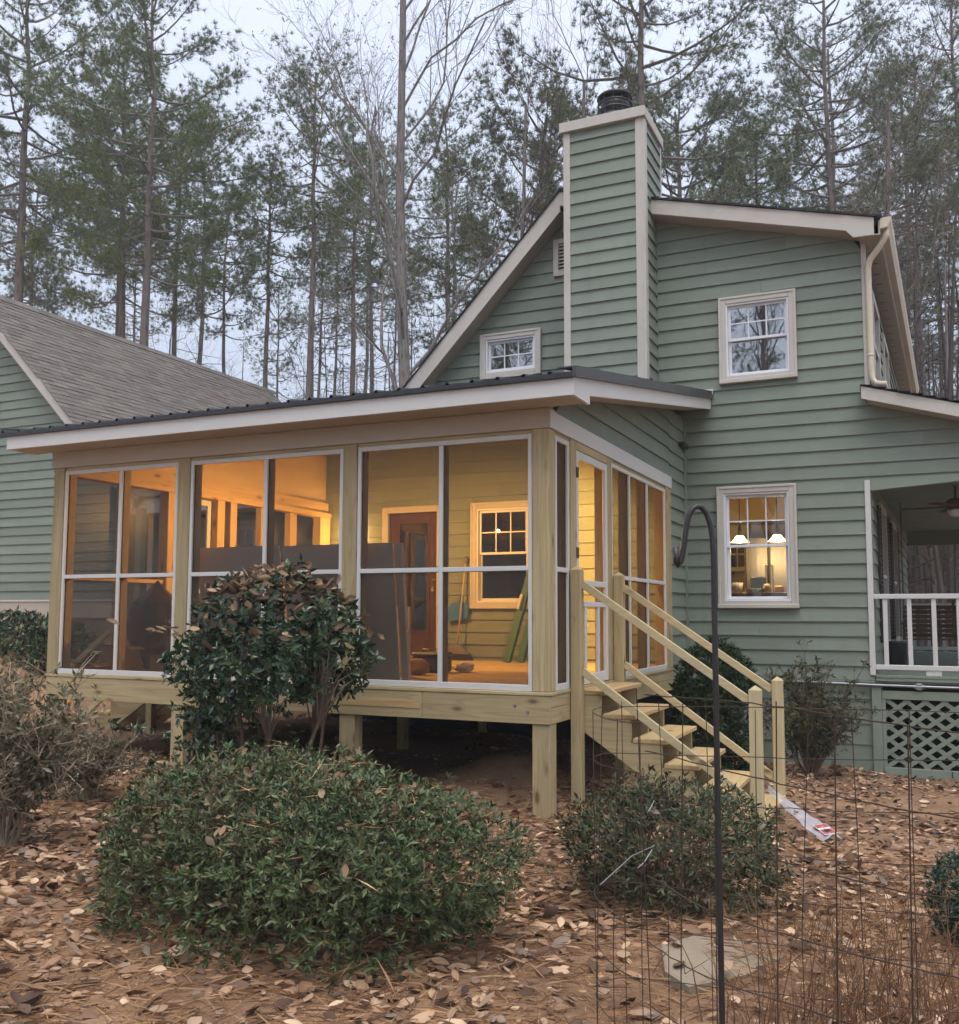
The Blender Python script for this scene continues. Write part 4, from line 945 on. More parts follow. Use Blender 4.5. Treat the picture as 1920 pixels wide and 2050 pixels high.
part('roof_shingles', wr, 'shingle', wg)['kind'] = 'stuff'
part('roof_deck', MB().prism([(5.25, 2.595), (7.3, 3.99), (9.3, 2.6)], 0, -9.75, -5.56), 'dshingle', wg)
part('porch_post', B(-8.80, -8.68, 4.52, 4.64, -.4, 2.33, .005), 'greenpaint', wg)

# ================================================================ things standing inside the screened porch
def lean_board(x0, x1, ybot, ytop, z0, z1, th, mat, label, bow=0.0):
    m = MB(); v = []
    for x in (x0, x1):
        v += [(x, ybot, z0), (x, ybot+th, z0), (x, ytop+th, z1), (x, ytop, z1)]
    m.add(v, [(0, 1, 2, 3), (7, 6, 5, 4), (0, 4, 5, 1), (1, 5, 6, 2), (2, 6, 7, 3), (3, 7, 4, 0)])
    return solo('board_sheet', m, mat, label, 'board', 'grey board sheets leaning inside the porch')
lean_board(-3.86, -2.86, .50, .30, .006, 1.275, .013, 'drywall', 'grey board sheet leaning behind the middle screen, left of its white mullion')
lean_board(-2.84, -1.99, .52, .31, .006, 1.268, .013, 'drywall', 'grey board sheet leaning behind the middle screen, right of its white mullion')
lean_board(-1.97, -1.61, .44, .28, .006, 1.266, .013, 'drywall', 'tall narrow grey board at the left of the corner bay')
lean_board(-1.60, -1.53, .46, .29, .006, 1.262, .05, 'drywall', 'narrow grey board strip beside the tall board in the corner bay')
solo('foam_panel', B(-2.17, -2.02, 1.35, 1.39, .006, .70, .004), 'paper', 'short white panel standing behind the tall grey board', 'panel')
# broom, dustpan, ladder
br = thing('broom', 'broom with wooden handle standing against the porch wall', 'broom', (-3.1, 4.75, .004))
part('handle', MB().tube([(-3.10, 4.93, 1.36), (-3.16, 4.80, .22)], .012, 8), 'rail_z', br, True)
part('grip', MB().tube([(-3.097, 4.935, 1.44), (-3.10, 4.93, 1.34)], .016, 8), 'steel', br, True)
part('head', MB().prism([(-3.24, .22), (-3.10, .22), (-2.95, .09), (-3.36, .09)], 1, 4.74, 4.80), 'steel', br)
part('bristles', MB().prism([(-3.36, .09), (-2.95, .09), (-2.91, .008), (-3.40, .008)], 1, 4.73, 4.81), 'black', br)
dp = thing('dustpan', 'blue dustpan hanging on the yellow-lit porch wall', 'dustpan', (-3.2, 4.9, .5))
part('pan', MB().prism([(-3.36, .53), (-3.06, .57), (-3.04, .76), (-3.10, .80), (-3.28, .80), (-3.34, .74)], 1, 4.90, 4.95), 'bluep', dp)
part('handle', MB().tube([(-3.19, 4.93, .79), (-3.18, 4.955, .92)], .014, 8), 'bluep', dp, True)
la = thing('step_ladder', 'folded green step ladder leaning on the porch wall under the window', 'ladder', (-2.2, 4.6, .004))
for dx, dy in ((0, 0), (.17, .05)):
    part('ladder_rail', MB().beam((-2.30+dx, 4.52+dy, .01), (-2.02+dx, 4.86+dy*.5, 1.42), .095, .075, .003, up=(0, -1, .2)), 'greenfg', la)
for i in range(5):
    t = .12+i*.2; part('rung', MB().beam((-2.30+.28*t, 4.52+.34*t, .01+1.41*t), (-2.13+.28*t, 4.57+.32*t, .01+1.41*t), .05, .02), 'steel', la)
part('warning_label', MB().beam((-2.185, 4.628, .70), (-2.145, 4.676, .90), .030, .05, 0, up=(0, -1, .2)), 'paper', la)
part('ladder_top', MB().beam((-2.06, 4.83, 1.22), (-2.02, 4.87, 1.46), .032, .08, .003, up=(0, -1, .2)), 'yellow', la)
# bag, boxes, offcuts
def lump(name, c, r, mat, label, cat, seed, amp=.18, fold=9, tie=True):
    g = np.random.default_rng(seed); n, k = 26, 34; V = []; ph = g.uniform(0, 6, 8)
    for i in range(n):
        th = math.pi*i/(n-1)
        for j in range(k):
            a = 2*math.pi*j/k; s = math.sin(th)**.75
            w_ = 1+amp*(.5*math.sin(3*a+ph[0]+2*th)+.35*math.sin(fold*a+ph[1]+3*th)*s+.3*math.sin(5*th+ph[2]+2*a))
            z = math.cos(th)
            if tie and z > .55: s *= max(.12, 1-(z-.55)*2.0)
            V.append((c[0]+r[0]*s*w_*math.cos(a), c[1]+r[1]*s*w_*math.sin(a), c[2]+r[2]*(z*(1 if z > 0 else .9))+r[2]*.9))
    F = [(i*k+j, i*k+(j+1) % k, (i+1)*k+(j+1) % k, (i+1)*k+j) for i in range(n-1) for j in range(k)]
    return solo(name, MB().add(V, F), mat, label, cat, smooth=True)
lump('rubbish_bag', (-5.0, 1.0, .004), (.29, .29, .52), 'bag', 'shiny black rubbish bag tied at the top behind the left screen bay', 'bag', 3, .12, 11)
def carton(x0, x1, y0, y1, h, label, flap=True):
    t = thing('cardboard_box', label, 'box', ((x0+x1)/2, (y0+y1)/2, .004), 'cardboard boxes on the porch floor'); z = .005
    part('carton_wall', MB().box(x0, x1, y0, y0+.006, z, z+h).box(x0, x1, y1-.006, y1, z, z+h).box(x0, x0+.006, y0+.006, y1-.006, z, z+h).box(x1-.006, x1, y0+.006, y1-.006, z, z+h).box(x0+.006, x1-.006, y0+.006, y1-.006, z, z+.006), 'cardboard', t)
    if flap:
        part('flap', MB().beam(((x0+x1)/2, y0-.05, z+h+.02), ((x0+x1)/2, y0+.003, z+h), x1-x0-.01, .004, 0), 'cardboard', t)
        part('flap', MB().beam((x1+.07, (y0+y1)/2, z+h-.03), (x1-.003, (y0+y1)/2, z+h), y1-y0-.02, .004, 0), 'cardboard', t)
carton(-5.33, -4.98, .52, .80, .27, 'tall open cardboard box behind the left bay mullion')
carton(-4.72, -4.40, .62, .92, .17, 'low open cardboard box beside the rubbish bag')
carton(-5.36, -5.36+.22, .22, .45, .10, 'small cardboard tray at the far left bay corner')
part_y = .60
for i, (x0, x1, y, z, mt, lb) in enumerate(((-1.52, -.62, .30, .006, 'drywall', 'long grey trim offcut lying nearest the corner bay screen'), (-2.9, -2.2, 2.7, .006, 'wood_x', 'short plank offcut on the porch floor behind the black tool box'), (-4.4, -3.6, 4.3, .006, 'dark', 'dark doormat by the entry door'))):
    solo('offcut' if i < 2 else 'doormat', B(x0, x1, y, y+(.07 if i < 2 else .5), z, z+(.035 if i < 2 else .015), .003), mt, lb, 'lumber' if i < 2 else 'mat')
tb = thing('tool_box', 'black tool box on the porch floor behind the corner bay mullion', 'tool box', (-2.17, 2.14, .004))
part('tray_body', B(-2.36, -1.98, 2.02, 2.26, .006, .17, .02), 'black', tb); part('lid', B(-2.37, -1.97, 2.01, 2.27, .172, .22, .02), 'black', tb)
part('handle', MB().tube([(-2.28, 2.14, .222), (-2.27, 2.14, .25), (-2.07, 2.14, .25), (-2.06, 2.14, .222)], .010, 8), 'black', tb, True)
lump('cloth_heap', (-1.83, 2.25, .004), (.10, .09, .06), 'paper', 'small crumpled white cloth on the porch floor', 'cloth', 5, .3, 7, False)
lump('sack', (-2.07, 1.62, .004), (.13, .10, .09), 'cardboard', 'small brown paper sack at the foot of the grey boards', 'sack', 8, .2, 7, False)
for i, x in enumerate((-.02, .10)):
    solo('plank', MB().beam((.20+x, 4.55, -1.15), (.03+x, 4.93, .22-.05*i), .10, .02, .003, up=(0, -1, .3)), 'greenpaint', ('green plank leaning in the inner corner beside the return wall', 'shorter green plank leaning just right of another in the inner corner')[i], 'plank')

# ================================================================ foliage tools
def unit(a): return a/(np.linalg.norm(a, axis=-1, keepdims=True)+1e-9)
LEAF = (np.array([(0, 0, 0), (.42, .24, .05), (1, 0, -.05), (.42, -.24, .05), (.5, 0, -.03)]), np.array([(0, 4, 1), (1, 4, 2), (0, 3, 4), (3, 2, 4)]))
NARROW = (np.array([(0, 0, 0), (.5, .15, .03), (1, 0, -.06), (.5, -.15, .03), (.5, 0, -.02)]), LEAF[1])
BLADE = (np.array([(0, .046, 0), (0, -.046, 0), (1, 0, -.04)]), np.array([(0, 1, 2)]))
def _dead_leaf():
    v = [(0, 0, .02)]; f = []
    for t, w_, z in ((.16, .15, .00), (.38, .25, -.02), (.60, .27, .0), (.82, .16, .05)): v += [(t, w_, z+.55*w_), (t, 0, z-.02), (t+.02, -w_, z+.42*w_)]
    v.append((1, .02, .13)); f += [(0, 2, 1), (0, 3, 2)]
    for r in range(3):
        a = 1+3*r
        for c in (0, 1): f += [(a+c, a+c+1, a+c+4), (a+c, a+c+4, a+c+3)]
    f += [(10, 11, 13), (11, 12, 13)]
    return np.array(v), np.array(f)
DEAD = _dead_leaf()
def scatter(tpl, pos, dr, up, size, zscale=None):
    tv, tf = tpl; n = len(pos); dr = unit(dr); sd = unit(np.cross(up, dr)); nu = np.cross(dr, sd)
    size = np.broadcast_to(np.asarray(size, float), (n,)); zs = np.ones(n) if zscale is None else zscale
    v = pos[:, None] + size[:, None, None]*(tv[None, :, 0:1]*dr[:, None] + tv[None, :, 1:2]*sd[:, None] + tv[None, :, 2:3]*zs[:, None, None]*nu[:, None])
    f = tf[None] + (np.arange(n)*len(tv))[:, None, None]
    return v.reshape(-1, 3), f.reshape(-1, 3)
def rand_dirs(n, zmin=-1.0):
    z = rng.uniform(zmin, 1, n); a = rng.uniform(0, 2*np.pi, n); r = np.sqrt(1-z*z); return np.stack([r*np.cos(a), r*np.sin(a), z], 1)
def rosettes(pos, axis, k, tpl, size, spread=(.5, 1.25), jit=.25):
    """k leaves around each tip"""
    n = len(pos); axis = unit(axis); size = size*rng.uniform(.6, 1.35, n); t = unit(np.cross(axis, rand_dirs(n))); b = np.cross(axis, t)
    P, D, U, S = [], [], [], []
    for i in range(k):
        a = i*2.4+rng.uniform(0, .8, n); tilt = rng.uniform(*spread, n)
        d = np.cos(tilt)[:, None]*axis + np.sin(tilt)[:, None]*(np.cos(a)[:, None]*t + np.sin(a)[:, None]*b) + rng.normal(0, jit, (n, 3))*.5
        P.append(pos - axis*(rng.uniform(0, 1.0, n)*size*.8)[:, None]); D.append(d); U.append(axis + rng.normal(0, .2, (n, 3))); S.append(size*rng.uniform(.6, 1.25, n))
    return scatter(tpl, np.concatenate(P), np.concatenate(D), np.concatenate(U), np.concatenate(S))
def lumps(d, seed, amp):
    g = np.random.default_rng(seed); s = np.zeros(len(d))
    for k in range(7):
        q = g.normal(size=3)*(1.5+k*.7); s += np.sin(d@q*1.6+g.uniform(0, 6))/(1+k*.35)
    return 1+amp*s/2.2

def shrub_mesh(radii, nt, k, tpl, leaf, seed, zmin=-.35, fill=.35, amp=.10, squash=1.0, upb=.5):
    global rng; keep = rng; rng = np.random.default_rng(seed)
    d = rand_dirs(nt, zmin); rr = np.where(rng.random(nt) < fill, rng.uniform(.45, .85, nt), rng.uniform(.86, 1.03, nt))*lumps(d, seed, amp)*np.where(rng.random(nt) < .05, 1.09, 1.0)
    kp = (d[:, 2] > .15) | (rng.random(nt) < .62+.5*np.sin(d[:, 0]*7+seed)*np.sin(d[:, 1]*6+d[:, 2]*5)); d, rr = d[kp], rr[kp]; nt = len(d)
    pos = d*rr[:, None]*np.array(radii); nrm = unit(d/np.array(radii)); ax = unit(nrm + np.array([0, 0, upb]) + rng.normal(0, .35, (nt, 3)))
    r = rosettes(pos, ax, k, tpl, leaf); rng = keep; return r, pos, ax
def stems(base_pts, tips, r0, k=4, bend=.15, seed=0):
    g = np.random.default_rng(seed); m = MB()
    for b, t in zip(base_pts, tips):
        t_ = np.linspace(0, 1, 6)[:, None]; mid = np.array([0, 0, 1])*np.linalg.norm(t-b)*bend
        p = b*(1-t_) + t*t_ + mid*(4*t_*(1-t_))*g.uniform(.2, 1) + g.normal(0, .02, (6, 3))*np.sin(t_*np.pi)*2
        m.tube(p, r0*np.linspace(1, .35, 6), k, False)
    return m
def shrub(name, label, cat, base, centre_h, radii, nt, k, tpl, leaf, mat, seed, stem='twig', nst=40, r0=.010, zmin=-.35, fill=.35, amp=.10, upb=.5, smoothstem=False, litter=0, group=None):
    t = thing(name, label, cat, base, group)
    (v, f), pos, ax = shrub_mesh(radii, nt, k, tpl, leaf, seed, zmin, fill, amp, upb=upb)
    v = v + np.array([0, 0, centre_h]); v[:, 2] = np.maximum(v[:, 2], .01)
    link('foliage', mesh_fast('foliage', v, f), mat, t)
    g = np.random.default_rng(seed+1); idx = g.choice(len(pos), nst)
    m = stems(np.stack([g.normal(0, .10, nst)*radii[0], g.normal(0, .10, nst)*radii[1], np.full(nst, -.05)], 1), pos[idx]+np.array([0, 0, centre_h]), r0, 5, .1, seed)
    link('stems', mesh_fast('stems', np.concatenate(m.v), m.f), stem, t)
    if litter:
        d = unit(np.stack([g.normal(0, .65, litter), g.normal(0, .65, litter), np.abs(g.normal(.75, .35, litter))], 1)); p = d*np.array(radii)*lumps(d, seed, amp)[:, None]*g.uniform(.84, 1.01, litter)[:, None] + np.array([0, 0, centre_h])
        v, f = scatter(DEAD, p, unit(g.normal(0, 1, (litter, 3))*np.array([1, 1, .5])), unit(d+g.normal(0, .6, (litter, 3))), g.uniform(.03, .068, litter)*(leaf/.045)**.4, g.uniform(.5, 2.2, litter))
        p2 = p+g.normal(0, .03, (litter, 3)); v2, f2 = scatter((np.array([(0, .010, 0), (0, -.010, 0), (.5, 0, .04), (1, 0, 0)]), np.array([(0, 1, 2), (0, 2, 3)])), p2, g.normal(0, 1, p2.shape)*np.array([1, 1, .35]), g.normal(0, 1, p2.shape), g.uniform(.07, .17, len(p2)))
        link('caught_needles', mesh_fast('caught_needles', v2, f2), 'straw', t)['kind'] = 'stuff'
        lo_ = link('caught_leaves', mesh_fast('caught_leaves', v, f), 'caught', t, True); lo_['kind'] = 'stuff'
    return t
def gz(x, y): return float(ground_z(x, y))

# ---- the shrubs
shrub('azalea_bush', 'big rounded azalea bush with fallen leaves on top, in the foreground', 'bush', (-.33, -2.92, gz(-.33, -2.92)-.02), .31, (1.15, .80, .55), 9000, 7, NARROW, .040, 'azalea', 11, nst=160, r0=.008, zmin=-.75, fill=.34, amp=.15, upb=.45, litter=400)
shrub('azalea_bush', 'low azalea shrub growing at the foot of the wooden steps behind the wire mesh', 'bush', (1.28, -1.50, gz(1.28, -1.5)-.02), .30, (.66, .50, .40), 2600, 6, NARROW, .042, 'azalea2', 23, nst=90, r0=.006, zmin=-.75, fill=.35, amp=.13, upb=.5, litter=40)
shrub('boxwood_bush', 'clipped round dark green boxwood at the right edge', 'bush', (2.98, -1.55, gz(2.98, -1.55)-.02), .26, (.34, .34, .27), 2600, 6, LEAF, .022, 'box', 31, nst=30, r0=.006, zmin=-.95, fill=.15, amp=.03, upb=.15)
shrub('juniper_bush', 'dark green feathery evergreen bush behind the handrails against the wall', 'bush', (.75, 2.75, gz(.75, 2.75)-.02), .72, (.42, .40, .80), 2600, 9, NARROW, .055, 'juniper', 41, nst=50, r0=.010, zmin=-.9, fill=.25, amp=.12, upb=.9)
shrub('hedge_bush', 'dark hedge along the garage wall at the left edge', 'hedge', (-10.0, 3.0, -.55), .55, (2.2, .8, .62), 4200, 6, LEAF, .075, 'camellia', 47, nst=30, r0=.012, zmin=-.8, fill=.2, amp=.08, upb=.3, litter=160)

def camellia():
    t = thing('camellia_bush', 'glossy dark camellia bush with bare lower stems in front of the porch', 'bush', (-1.90, -1.02, gz(-1.90, -1.02)-.02)); g = np.random.default_rng(5)
    base = np.array(t.location); H = 1.92
    n = 1750; d = unit(np.stack([g.normal(0, 1, n), g.normal(0, 1, n), g.uniform(-.95, 1, n)], 1)); rr = np.where(g.random(n) < .28, g.uniform(.45, .85, n), g.uniform(.85, 1.06, n))*lumps(d, 77, .16)
    pos = d*rr[:, None]*np.array([.76, .62, .66]); pos[:, 2] += 1.17; pos[:, 0] -= .06
    keep = ((pos[:, 2] > .72+.42*np.clip(pos[:, 0]*.9+.1, -.6, .8)) | (g.random(n) < .10)) & (g.random(n) < .80+.4*np.sin(pos[:, 0]*6+1)*np.sin(pos[:, 2]*7))
    lowl = np.stack([g.normal(-.55, .22, 130), g.normal(0, .25, 130), g.uniform(.35, .8, 130)], 1); pos = np.concatenate([pos[keep], lowl])
    ax = unit(np.concatenate([d[keep], unit(g.normal(0, 1, (130, 3)))]) + np.array([0, 0, .25]) + g.normal(0, .4, (len(pos), 3)))
    v, f = rosettes(pos, ax, 8, LEAF, .064, (.6, 1.5), .5)
    link('foliage', mesh_fast('foliage', v, f), 'camellia', t)
    m = MB()
    for i in range(9):
        a = i*.7; b0 = np.array([.14*math.cos(a), .10*math.sin(a), -.05]); top = np.array([.55*math.cos(a+.3)+g.normal(0, .12), .35*math.sin(a+.3), 1.0+g.uniform(-.1, .45)])
        tt = np.linspace(0, 1, 7)[:, None]; p = b0*(1-tt)+top*tt+np.array([.12*math.cos(a), .1*math.sin(a), 0])*np.sin(tt*np.pi)+g.normal(0, .015, (7, 3)); m.tube(p, np.linspace(.020, .008, 7), 6, False)
        near = pos[np.argsort(np.linalg.norm(pos-top, axis=1))[:14]]
        for q in near: m.tube([p[4], (p[5]+q)/2+g.normal(0, .03, 3), q], [.008, .006, .003], 4, False)
    link('stems', mesh_fast('stems', np.concatenate(m.v), m.f), 'twig', t, True)
    k = 360; p = np.stack([g.normal(.0, .34, k), g.normal(-.1, .3, k), np.zeros(k)], 1); p[:, 2] = 1.20+.66*np.sqrt(np.clip(1-(p[:, 0]/.80)**2-(p[:, 1]/.66)**2, .1, 1))+g.uniform(-.08, .04, k)
    v, f = scatter(DEAD, p, unit(g.normal(0, 1, (k, 3))*np.array([1, 1, .5])), unit(g.normal(0, .6, (k, 3))+np.array([0, -.4, 1])), g.uniform(.05, .12, k), g.uniform(.6, 2.4, k))
    link('caught_leaves', mesh_fast('caught_leaves', v, f), 'caught', t, True)['kind'] = 'stuff'
camellia()

def sparse_holly(name, label, base, h, spread, n, seed, mat, leaf, stemmat):
    t = thing(name, label, 'shrub', (base[0], base[1], gz(*base)-.02)); g = np.random.default_rng(seed); m = MB(); P = []; A = []
    for i in range(n):
        a = g.uniform(0, 6.28); L = h*g.uniform(.45, 1.0); lean = g.uniform(.05, 1)*spread
        tt = np.linspace(0, 1, 7)[:, None]; tip = np.array([lean*math.cos(a), lean*math.sin(a)*.6, L]); p = tip*tt + np.array([0, 0, .10])*np.sin(tt*np.pi) + g.normal(0, .02, (7, 3))
        m.tube(p, np.linspace(.009, .003, 7), 4, False)
        for _ in range(24):
            s = g.uniform(.25, 1.0); q = p[int(s*6)]*(1-(s*6) % 1)+p[min(6, int(s*6)+1)]*((s*6) % 1); dd = unit(g.normal(0, 1, 3)+np.array([0, 0, .6])); e = q+dd*g.uniform(.04, .20)
            m.tube([q, e], [.003, .0015], 3, False); P.append(e); A.append(dd)
    v, f = rosettes(np.array(P), np.array(A), 6, NARROW, leaf, (.5, 1.4), .5)
    link('foliage', mesh_fast('foliage', v, f), mat, t); link('stems', mesh_fast('stems', np.concatenate(m.v), m.f), stemmat, t)
    return t
sparse_holly('wall_shrub', 'loose upright shrub with olive leaves against the skirting below the kitchen window', (1.50, 4.15), 1.38, .80, 44, 3, 'holly', .06, 'twig')
sparse_holly('dry_shrub', 'dry tan shrub of dead stems and withered leaves at the left edge', (-2.72, -2.72), 1.22, .72, 80, 9, 'drylf', .055, 'paletwig')
sparse_holly('dry_shrub', 'low olive dry shrub at the foot of the far left steps', (-3.35, -1.5), .50, .55, 26, 14, 'drylf', .05, 'paletwig')

def stalk_bed(name, label, cx, cyy, rx, ry, n, h, seed, mat):
    t = thing(name, label, 'plant', (cx, cyy, gz(cx, cyy))); g = np.random.default_rng(seed); m = MB()
    for i in range(n):
        x, y = g.normal(0, rx), g.normal(0, ry); L = h*g.uniform(.4, 1.1); b = np.array([x, y, -.03]); tip = b+np.array([g.normal(0, .16), g.normal(0, .16), 1])*L
        mid = (b+tip)/2+g.normal(0, .03, 3); m.tube([b, mid, tip], [.0032, .0026, .0012], 4, False)
        for _ in range(g.integers(1, 5)):
            s = g.uniform(.35, .95); q = b+(tip-b)*s; m.tube([q, q+np.array([g.normal(0, .09), g.normal(0, .09), g.uniform(.04, .18)])], [.002, .0009], 3, False)
    link('stalks', mesh_fast('stalks', np.concatenate(m.v), m.f), mat, t)
    k = n*2; p = np.stack([g.normal(0, rx*1.1, k), g.normal(0, ry*1.1, k), g.uniform(0, h*.6, k)], 1)
    v, f = scatter(DEAD, p, rand_dirs(k), rand_dirs(k), g.uniform(.015, .04, k)); link('withered_leaves', mesh_fast('withered_leaves', v, f), 'litter', t)
stalk_bed('dead_perennial', 'clump of thin red-brown dead stalks inside the wire mesh, bottom right', 2.62, -3.25, .30, .24, 210, .55, 2, 'redtwig')
stalk_bed('dead_perennial', 'sparse dead stalks behind the hook rod beside the stepping stone', 2.45, -2.1, .30, .20, 40, .42, 4, 'redtwig')

# ---- leaf litter and pine straw (uncountable)
def litter():
    g = np.random.default_rng(99); n = 52000
    # denser near the camera's view
    x = g.uniform(-5.5, 5.5, n); y = np.where(g.random(n) < .62, g.uniform(-5.2, -.2, n), g.uniform(-.4, 5.2, n))
    keep = ~((x > -5.4) & (x < -.3) & (y > .6)) | (g.random(n) < .15); x, y = x[keep], y[keep]
    cl = np.sin(x*2.1+1)*np.sin(y*1.7)+np.sin(x*.9-y*1.3); keep = g.random(len(x)) < .62+.3*cl; x, y = x[keep], y[keep]; n = len(x)
    z = ground_z(x, y)+g.uniform(.004, .03, n)+.05*((np.hypot(x-1.73, y+2.45) < .40) & (g.random(n) < .45)); p = np.stack([x, y, z], 1)
    up = unit(np.stack([g.normal(0, .34, n), g.normal(0, .34, n), np.where(g.random(n) < .5, 1.0, -1.0)], 1)); d = np.stack([g.normal(0, 1, n), g.normal(0, 1, n), g.normal(0, .15, n)], 1)
    s = g.uniform(.035, .085, n); big = g.random(n) < .10+.16*(y < -2); s = np.where(big, g.uniform(.085, .13, n), s)
    v, f = scatter(DEAD, p, d, up, s, g.uniform(.1, 1.7, n)); o = link('leaf_litter', mesh_fast('leaf_litter', v, f), 'litter', None, True); o['kind'] = 'stuff'; o['label'] = 'brown fallen leaves scattered over the ground'; o['category'] = 'leaves'
    n = 42000; x = g.uniform(-3.6, 4.4, n); y = -5.3+5.8*g.random(n)**1.3; z = ground_z(x, y)+g.uniform(.002, .016, n)
    v, f = scatter((np.array([(0, .009, 0), (0, -.009, 0), (.5, 0, .05), (1, 0, 0)]), np.array([(0, 1, 2), (0, 2, 3)])), np.stack([x, y, z], 1), np.stack([g.normal(0, 1, n), g.normal(0, 1, n), g.normal(0, .10, n)], 1), np.tile([0., 0, 1], (n, 1)), g.uniform(.08, .19, n))
    o = link('pine_straw', mesh_fast('pine_straw', v, f), 'straw'); o['kind'] = 'stuff'; o['label'] = 'orange-brown pine needles matted on the ground'; o['category'] = 'pine straw'
litter()

# ================================================================ foreground ironwork and small things
hk = thing('shepherd_hook', 'tall black iron shepherd hook rod standing in front of the wire mesh', 'garden hook', (2.29, -5.16, gz(2.29, -5.16)))
rx, ry = 2.293, -5.165; cr = np.array([.909, .417])
pts = [(rx+cr[0]*.003, ry+cr[1]*.003, gz(rx, ry)-.2), (rx+cr[0]*.002, ry+cr[1]*.002, -.4)]
for dx, z in ((0, .2), (0, .58), (0, .715), (-.002, .765), (-.006, .793), (-.013, .815), (-.023, .827), (-.034, .830), (-.043, .825), (-.052, .808), (-.057, .785), (-.0615, .754), (-.065, .729), (-.070, .711), (-.0755, .704), (-.0795, .711), (-.0795, .742)): pts.append((rx+cr[0]*dx, ry+cr[1]*dx, z+.017))
part('rod', MB().tube(pts, [.0062]*len(pts), 10), 'iron', hk, True)

def wire_mesh():
    t = thing('wire_mesh_fence', 'rusty wire mesh fence curled at its end in front of the steps', 'wire fence', (2.2, -4.1, -1.1)); g = np.random.default_rng(6)
    # plan of the sheet: from the right edge, receding, round the curl and back again
    near = [(2.03, -4.75), (2.21, -4.93), (2.45, -5.06), (2.60, -5.15), (2.75, -5.22), (2.95, -5.27)]
    path = [(3.2, -3.70), (2.97, -3.75), (2.46, -3.87), (2.16, -3.90), (1.99, -3.92), (1.82, -3.92), (1.70, -3.915), (1.645, -3.96), (1.66, -4.07), (1.73, -4.21), (1.84, -4.33), (1.95, -4.38)]
    def dense(P, n):
        P = np.array(P, float); s = np.concatenate([[0], np.cumsum(np.linalg.norm(np.diff(P, axis=0), axis=1))]); q = np.linspace(0, s[-1], n)
        R = np.stack([np.interp(q, s, P[:, i]) for i in range(2)], 1); k = np.array([1, 2, 3, 2, 1])/9.
        for _ in range(3): R2 = R.copy(); R2[2:-2] = sum(k[i]*R[i:len(R)-4+i] for i in range(5)); R = R2
        return R, s[-1]
    ZT = .345; ZB = -1.10
    for P, zoff, sag in ((path, -.04, 1), (near, .065, 1)):
        R, L = dense(P, 60)
        for i in range(10):
            z0 = ZT+zoff-i*.152; zz = z0+.012*np.sin(np.linspace(0, 5, 60)+i)+g.normal(0, .001, 60)+ (0 if zoff else -.006*np.linspace(0, 1, 60))
            r = R + np.cumsum(g.normal(0, .0007, (60, 2)), 0)
            part('line_wire', MB().tube(np.column_stack([r, zz])[::2], .0016, 5, False), 'rust', t)
        for j in range(int(L/.152)+1):
            q = R[min(59, int(j*.152/L*59))]; lean = g.normal(0, .018, 2)
            part('stay_wire', MB().tube([(q[0]+lean[0], q[1]+lean[1], ZT+zoff+g.uniform(-.01, .02)), (q[0]+g.normal(0, .006), q[1]+g.normal(0, .006), -.4), (q[0], q[1], ZB)], .0016, 5, False), 'rust', t)
    # loose bent wire ends
    for a, b, c in (((1.95, -4.36, .07), (1.951, -4.39, .06), (1.945, -4.42, .045)), ((1.95, -4.36, -.06), (1.90, -4.43, -.08), (1.83, -4.51, -.15)), ((1.945, -4.37, -.07), (1.93, -4.40, -.10), (1.915, -4.42, -.115))):
        part('loose_wire', MB().tube([a, b, c], .0014, 5, False), 'steel', t)
wire_mesh()

zs = gz(1.72, -2.45)-.004; outl = [(1.46, -2.36), (1.56, -2.70), (1.70, -2.84), (1.90, -2.60), (2.03, -2.27), (1.90, -2.10), (1.58, -2.13)]
v = [(x, y, zs-.05) for x, y in outl]+[(x, y, zs+.022) for x, y in outl]+[(1.73+(x-1.73)*.95, -2.45+(y+2.45)*.95, zs+.028) for x, y in outl]; n = len(outl)
solo('stepping_stone', MB().add(v, [tuple(range(n-1, -1, -1)), tuple(range(2*n, 3*n))]+[(i, (i+1) % n, n+(i+1) % n, n+i) for i in range(n)]+[(n+i, n+(i+1) % n, 2*n+(i+1) % n, 2*n+i) for i in range(n)]), 'stone', 'pale flat stepping stone half covered by leaves', 'stone')

pk = thing('plastic_sleeve', 'crumpled clear plastic sleeve with red label hanging off the bottom step', 'packaging', (1.7, .95, -.9))
c0 = np.array([1.50, 1.05, -.80]); c1 = np.array([2.02, .62, -1.06]); V = []; F = []; g = np.random.default_rng(4)
for i in range(14):
    s = i/13; p = c0*(1-s)+c1*s; wd = .018+.075*min(1, s*1.3)
    for j in range(5):
        o = (j-2)/2; V.append((p[0]+o*wd*.7, p[1]+o*wd*.9, p[2]+.02*math.cos(o*2.5)+g.normal(0, .006)+.02))
for i in range(13):
    for j in range(4): F.append((i*5+j, i*5+j+1, (i+1)*5+j+1, (i+1)*5+j))
part('sleeve', MB().add(V, F), 'plastic', pk)
def quadlab(s0, s1, a, b, nm, mt, lift):
    q = []
    for s, o in ((s0, a), (s1, a), (s1, b), (s0, b)):
        p = c0*(1-s)+c1*s; wd = .093; q.append((p[0]+o*wd*.7, p[1]+o*wd*.9, p[2]+.042+lift))
    part(nm, MB().add(q+[(x, y, z-.002) for x, y, z in q], [(0, 1, 2, 3), (7, 6, 5, 4), (0, 4, 5, 1), (1, 5, 6, 2), (2, 6, 7, 3), (3, 7, 4, 0)]), mt, pk)
quadlab(.80, .98, -.62, .62, 'label_card', 'paper', 0); quadlab(.81, .86, -.55, .55, 'label_print', 'red', .003); quadlab(.895, .97, -.55, .55, 'label_print', 'red', .003); quadlab(.905, .945, -.3, .2, 'label_print', 'dark', .006)

